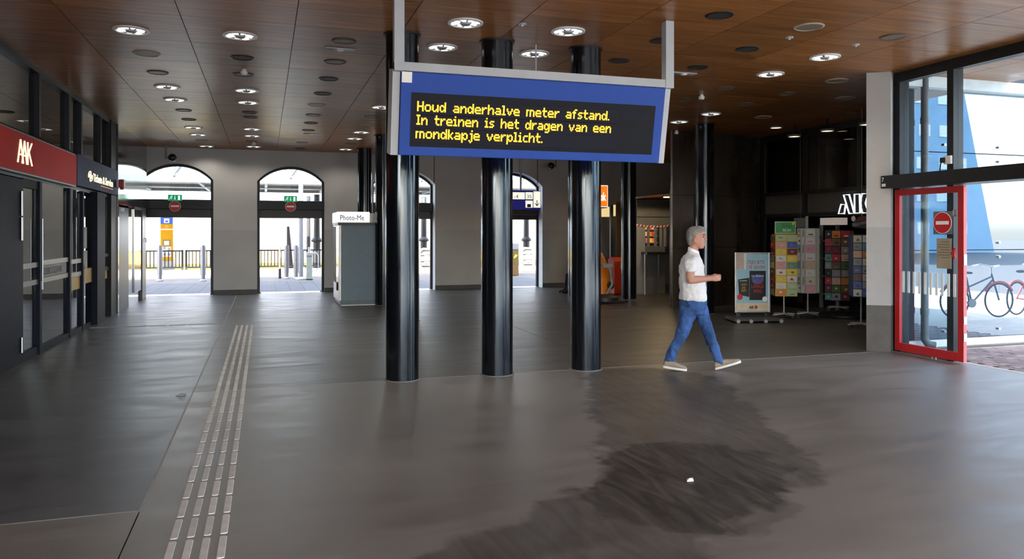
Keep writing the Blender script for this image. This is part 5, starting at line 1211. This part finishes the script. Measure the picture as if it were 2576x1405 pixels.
bike(mir(2462, 800), .1, 'dark bicycle with red mudguards parked on the square', ('navy', (.05, .07, .14))); bike(mir(2600, 790), -.15, 'red bicycle parked next to a dark one on the square', ('red', (.5, .05, .06)))
# ================================================================== the walking man
def fuse(b, name, m, parent, vox=.008, it=4, disp=0.0, dscale=.05):
    me = b.mesh('tmp'); ob = bpy.data.objects.new('tmp', me); COL.objects.link(ob)
    r_ = ob.modifiers.new('r', 'REMESH'); r_.mode = 'VOXEL'; r_.voxel_size = vox; r_.use_smooth_shade = True
    s_ = ob.modifiers.new('s', 'SMOOTH'); s_.factor = .5; s_.iterations = it
    if disp:
        tx = bpy.data.textures.new('folds', 'CLOUDS'); tx.noise_scale = dscale; d_ = ob.modifiers.new('d', 'DISPLACE'); d_.texture = tx; d_.strength = disp; d_.mid_level = .5
    dg = bpy.context.evaluated_depsgraph_get(); out = bpy.data.meshes.new_from_object(ob.evaluated_get(dg)); out.name = name
    bpy.data.objects.remove(ob); bpy.data.meshes.remove(me)
    out.materials.clear(); out.materials.append(m)
    for p_ in out.polygons: p_.use_smooth = True
    o = bpy.data.objects.new(name, out); COL.objects.link(o); o.parent = parent
    return o
K = .00148
def Q(zx, zy, y=0.0): return ((zx - 345) * K * 1.03, y, (1302 - zy) * K)
def ring(zx, zy, y, hx, hy, tilt=0.0):
    c = Q(zx, zy, y); t = math.radians(tilt); return (c, (hx * math.cos(t), 0, hx * math.sin(t)), (0, hy, 0))
gp = atz(1743, 930)
man = thing('person', 'man in white polo shirt and blue jeans walking past, hands held in front', 'person', gp, -TH - math.radians(12))
skin = mat('skin', (.40, .20, .145), .6, var=.08, scale=20)
# ---- body: head, neck, trunk, arms, hands, legs in one surface
bd = MB()
def head(b, grow=0.0):
    for_ = [(287, 398, 424, .022), (280, 375, 430, .042), (262, 335, 434, .058), (242, 318, 436, .066), (220, 309, 436, .071), (195, 303, 433, .075), (172, 300, 440, .077), (146, 302, 439, .075), (126, 311, 430, .067), (112, 326, 412, .052), (104, 348, 390, .03)]
    b.loft([ring((x0 + x1) / 2, zy, 0, (x1 - x0) / 2 * K * 1.03 + grow, hw + grow) for zy, x0, x1, hw in for_])
head(bd)
bd.loft([ring(438, 178, 0, .008, .008), ring(443, 195, 0, .012, .011), ring(447, 212, 0, .016, .015), ring(444, 222, 0, .012, .014), ring(436, 226, 0, .008, .01)])     # nose
bd.loft([ring(433, 168, 0, .012, .05), ring(437, 174, 0, .012, .05), ring(434, 180, 0, .008, .045)])                         # brow
bd.loft([ring(436, 240, 0, .010, .022), ring(440, 246, 0, .009, .022), ring(436, 250, 0, .006, .02)]); bd.loft([ring(437, 253, 0, .008, .02), ring(439, 257, 0, .007, .02), ring(434, 262, 0, .006, .02)])   # lips
bd.loft([ring(418, 268, 0, .016, .028), ring(425, 278, 0, .014, .026), ring(418, 286, 0, .01, .02)])                          # chin
for s_ in (-1, 1):
    bd.loft([ring(362, 238, s_ * .070, .010, .008), ring(362, 225, s_ * .078, .018, .010), ring(364, 210, s_ * .083, .024, .011), ring(362, 196, s_ * .083, .022, .011), ring(362, 188, s_ * .078, .012, .008)])   # ears
bd.loft([ring(335, 345, 0, .085, .11), ring(342, 315, 0, .068, .072), ring(350, 285, 0, .060, .060), ring(355, 255, 0, .058, .058)])     # neck
bd.loft([ring(345, 720, 0, .13, .15), ring(345, 600, 0, .13, .14), ring(338, 480, 0, .12, .16), ring(336, 390, 0, .095, .14), ring(338, 345, 0, .06, .07)])
for s_ in (-1, 1):
    bd.loft([ring(325, 385, s_ * .165, .045, .035), ring(322, 450, s_ * .215, .050, .045), ring(319, 520, s_ * .235, .048, .045), ring(322, 560, s_ * .232, .040, .04)])
    e, wv = Vector(Q(318, 540, s_ * .235)), Vector(Q(486, 530, s_ * .105)); d_ = (wv - e).normalized(); u_ = d_.cross(Vector((0, 0, 1))).normalized(); v_ = u_.cross(d_)
    bd.loft([(e - d_ * .03, u_ * .036, v_ * .040), (e + d_ * .03, u_ * .046, v_ * .049), (e + (wv - e) * .4, u_ * .042, v_ * .046), (e + (wv - e) * .8, u_ * .033, v_ * .034), (wv, u_ * .027, v_ * .032), (wv + d_ * .03, u_ * .026, v_ * .036)])
    # palm, four curled fingers, thumb
    pk = wv + d_ * .085; 
    bd.loft([(wv + d_ * .01, u_ * .020, v_ * .032), (wv + d_ * .045, u_ * .021, v_ * .041), (pk, u_ * .018, v_ * .042), (pk + d_ * .012, u_ * .010, v_ * .036)])
    inw = Vector((0, -s_, 0))
    for i_, (ln, zz) in enumerate(((.036, .031), (.040, .011), (.038, -.010), (.030, -.029))):
        b0 = pk + v_ * zz; p1_ = b0 + d_ * ln; p2_ = p1_ + d_ * .008 + inw * .030; p3_ = p2_ - d_ * .022 + inw * .012
        bd.tube([b0 - d_ * .02, b0, p1_, p2_, p3_], [.0105, .0105, .0098, .0092, .0078], 10)
    t0 = wv + d_ * .03 + v_ * .026 + inw * .012; bd.tube([t0, t0 + d_ * .035 + v_ * .012 + inw * .012, t0 + d_ * .062 + v_ * .004 + inw * .018, t0 + d_ * .085 - v_ * .004 + inw * .016], [.016, .0135, .0115, .009], 10)
RL = [(312, 765, -.085, .085, .085), (290, 880, -.09, .07, .075), (258, 1000, -.09, .055, .055), (205, 1100, -.09, .05, .05), (160, 1215, -.09, .038, .038), (150, 1262, -.09, .036, .034)]
LLg = [(390, 765, .085, .085, .085), (432, 880, .085, .07, .075), (468, 985, .085, .055, .055), (508, 1100, .08, .05, .05), (552, 1225, .08, .038, .038), (560, 1268, .08, .036, .034)]
for lg in (RL, LLg): bd.loft([ring(x, z, y, a, c) for x, z, y, a, c in lg])
body = fuse(bd, 'body', skin, man, .0058, 2)
# ---- hair
hr = MB()
hr.loft([ring((x0 + x1) / 2, zy, 0, (x1 - x0) / 2 * K * 1.03, hw) for zy, x0, x1, hw in ((256, 309, 330, .052), (240, 303, 338, .070), (220, 298, 350, .080), (195, 294, 368, .084), (172, 293, 392, .086), (152, 295, 424, .085), (136, 299, 446, .080), (120, 306, 447, .074), (107, 322, 436, .060), (98, 345, 412, .038))])
fuse(hr, 'hair', mat('silver grey hair', (.24, .235, .23), .6, var=.5, scale=30, stretch=(1, 1, 3), bump=.8, bscale=160), man, .006, 1, .016, .018)
gl_ = MB()
for s_ in (-1, 1):
    c = Vector(Q(405, 112, s_ * .035)); gl_.tube([c + Vector((.0, .026 * math.cos(a * .5236), .018 * math.sin(a * .5236))) for a in range(12)], .003, 6, closed=True)
    gl_.tube([Q(405, 110, s_ * .066), Q(370, 128, s_ * .09), Q(345, 165, s_ * .09)], .003, 6)
gl_.obj('sunglasses', steel, man, loc=(0, 0, 0))
for s_ in (-1, 1):
    MB().ball(Q(424, 188, s_ * .034), .011, 12).obj('eye', mat('eye dark', (.03, .025, .02), .2), man, loc=(0, 0, 0), smooth=True)
    MB().tube([Q(428, 170, s_ * .06), Q(440, 165, s_ * .035), Q(441, 167, s_ * .014)], .006, 6).obj('eyebrow', mat('brow grey', (.16, .14, .13), .8), man, loc=(0, 0, 0))
# ---- polo shirt
sh = MB()
sh.loft([ring(343, 716, 0, .166, .180, -3), ring(349, 690, 0, .169, .182, -2), ring(347, 640, 0, .163, .176), ring(341, 570, 0, .160, .176), ring(336, 500, 0, .156, .184), ring(334, 430, 0, .150, .196), ring(334, 385, 0, .132, .200), ring(336, 352, 0, .110, .165), ring(342, 328, 0, .085, .105), ring(348, 305, 0, .070, .076)])
for s_ in (-1, 1): sh.loft([ring(330, 350, s_ * .120, .075, .05), ring(327, 375, s_ * .175, .082, .06), ring(325, 420, s_ * .208, .072, .062), ring(325, 474, s_ * .228, .066, .064)])
shirt = fuse(sh, 'polo_shirt', mat('white cotton', (.60, .61, .64), .9, var=.04, scale=6, bump=.25, bscale=14), man, .009, 2, .030, .08)
cl_ = MB()
cl_.loft([ring(350, 325, 0, .080, .085, -25), ring(350, 300, 0, .074, .078, -25), ring(349, 288, 0, .070, .074, -25)])
fuse(cl_, 'collar', mat('collar white', (.74, .75, .80), .85), man, .006, 1)
# ---- jeans
jn = MB()
jn.loft([ring(349, 688, 0, .142, .150, -3), ring(349, 706, 0, .150, .160, -3), ring(349, 735, 0, .164, .176), ring(345, 780, 0, .165, .178), ring(348, 830, 0, .125, .150)])
for lg in ([(310, 760, -.088, .112, .092), (300, 850, -.092, .100, .092), (277, 930, -.092, .090, .084), (258, 1000, -.092, .083, .075), (216, 1080, -.092, .072, .068), (180, 1150, -.092, .066, .064), (160, 1218, -.092, .066, .062)],
           [(396, 760, .088, .105, .092), (420, 850, .088, .090, .090), (450, 930, .086, .080, .082), (470, 990, .085, .074, .074), (500, 1080, .082, .072, .067), (532, 1165, .08, .068, .063), (556, 1240, .08, .064, .06)]):
    jn.loft([ring(x, z, y, a, c, -18 if y > 0 and z > 1150 else 0) for x, z, y, a, c in lg])
fuse(jn, 'jeans', mat('blue denim', (.032, .078, .215), .85, var=.6, scale=7, stretch=(1, 1, .5), bump=.6, bscale=24, spec=.2), man, .009, 2, .034, .06)
# ---- shoes
def shoe(heel, toe, y, nm='shoe'):
    h, t_ = Vector(Q(*heel, y)), Vector(Q(*toe, y)); ax = (t_ - h); L_ = ax.length; ax.normalize(); sd_ = Vector((0, 1, 0)); up = ax.cross(sd_) * -1
    if up.z < 0: up = -up
    def rg(s, z, hh, hw): return (h + ax * (s * L_) + up * (z + hh), sd_ * hw, up * hh)
    up_ = MB(); up_.loft([rg(.02, .022, .020, .022), rg(.06, .020, .036, .034), rg(.20, .018, .046, .040), rg(.36, .018, .044, .042), rg(.55, .018, .034, .045), rg(.75, .018, .026, .046), rg(.92, .018, .019, .036), rg(.985, .02, .010, .018)])
    u = fuse(up_, nm, mat('taupe suede', (.26, .215, .175), .85, var=.12, bump=.2), man, .006, 2)
    so_ = MB(); n = 22; poly = []
    for k in range(n):
        a = 2 * math.pi * k / n; s = .5 + .5 * math.cos(a); hw = .047 * (abs(math.sin(a)) ** .6) * (0.86 + .2 * s); poly.append((s * L_, math.copysign(hw, math.sin(a)) if abs(math.sin(a)) > 1e-6 else 0))
    so_.prism(poly, 0, .026).map(h, ax, sd_, up).obj('sole', mat('off white sole', (.62, .60, .55), .7), u, loc=(0, 0, 0))
    lc = MB()
    for k in range(4):
        c = h + ax * (L_ * (.42 + .07 * k)) + up * (.018 + .088 - .012 * k); lc.tube([c - sd_ * .022, c + up * .004, c + sd_ * .022], .003, 5)
    lc.obj('laces', mat('lace', (.4, .36, .3), .8), u, loc=(0, 0, 0))
shoe((105, 1278), (297, 1301), -.09); shoe((522, 1303), (728, 1232), .08)
# ================================================================== seated person, mostly behind the third display column
cx0 = aty(1466, 700, 20.2); sp_ = thing('person', 'person in dark clothes sitting behind the display column, one black shoe showing', 'person', (cx0.x, 20.2, 0), math.pi)
def R3(x, z, y, a, c): return ((x, y, z), (a, 0, 0), (0, c, 0))
b = MB()
b.loft([R3(-.05, .42, 0, .14, .17), R3(-.07, .60, 0, .12, .16), R3(-.06, .82, 0, .11, .18), R3(-.05, .98, 0, .08, .16), R3(-.03, 1.06, 0, .05, .06), R3(-.02, 1.12, 0, .05, .05)])
b.loft([R3(.0, 1.10, 0, .055, .05), R3(.01, 1.16, 0, .085, .07), R3(.0, 1.24, 0, .095, .075), R3(-.01, 1.31, 0, .07, .06), R3(-.01, 1.34, 0, .03, .03)])
for s_ in (-1, 1):
    b.loft([((-.02, s_ * .09, .50), (0, .085, 0), (0, 0, .085)), ((.22, s_ * .1, .52), (0, .075, 0), (0, 0, .075)), ((.44, s_ * .1, .50), (0, .06, 0), (0, 0, .06))])
    b.loft([R3(.43, .53, s_ * .1, .058, .058), R3(.46, .30, s_ * .1, .05, .05), R3(.50, .10, s_ * .1, .04, .04)])
    b.loft([R3(-.06, .94, s_ * .2, .05, .05), R3(-.02, .70, s_ * .24, .045, .045), R3(.10, .58, s_ * .2, .04, .04)]); b.loft([((.08, s_ * .2, .60), (0, .038, 0), (0, 0, .038)), ((.28, s_ * .13, .60), (0, .03, 0), (0, 0, .03)), ((.35, s_ * .1, .60), (0, .035, 0), (0, 0, .022))])
fuse(b, 'body', mat('dark clothing', (.02, .02, .024), .85), sp_, .012, 3)
for s_ in (-1, 1):
    MB().loft([((.42, s_ * .1, .05), (0, .036, 0), (0, 0, .05)), ((.50, s_ * .1, .07), (0, .042, 0), (0, 0, .065)), ((.60, s_ * .1, .045), (0, .046, 0), (0, 0, .04)), ((.69, s_ * .1, .03), (0, .032, 0), (0, 0, .026))]).obj('shoe', rubber, sp_, loc=(0, 0, 0), smooth=True)
MB().ball((0, 0, 1.27), .10, 14, (1, .82, .85)).obj('hair', mat('dark hair', (.02, .015, .012), .7), sp_, loc=(-.015, 0, .02), smooth=True)
st = thing('stool', 'dark seat with chrome legs under the person behind the display column', 'seat', (cx0.x + .03, 20.2, 0))
MB().box(cx0.x - .20, cx0.x + .26, 20.0, 20.4, .37, .41).obj('seat', rubber, st, bevel=.015)
for dx in (-.17, .23):
    for dy in (-.17, .17): MB().tube([(cx0.x + dx, 20.2 + dy, .37), (cx0.x + dx * 1.15, 20.2 + dy * 1.1, 0)], .013, 8).obj('leg', chrome, st)
# ================================================================== tidy: drop helper keys
for o in bpy.data.objects:
    if '_o' in o: del o['_o']
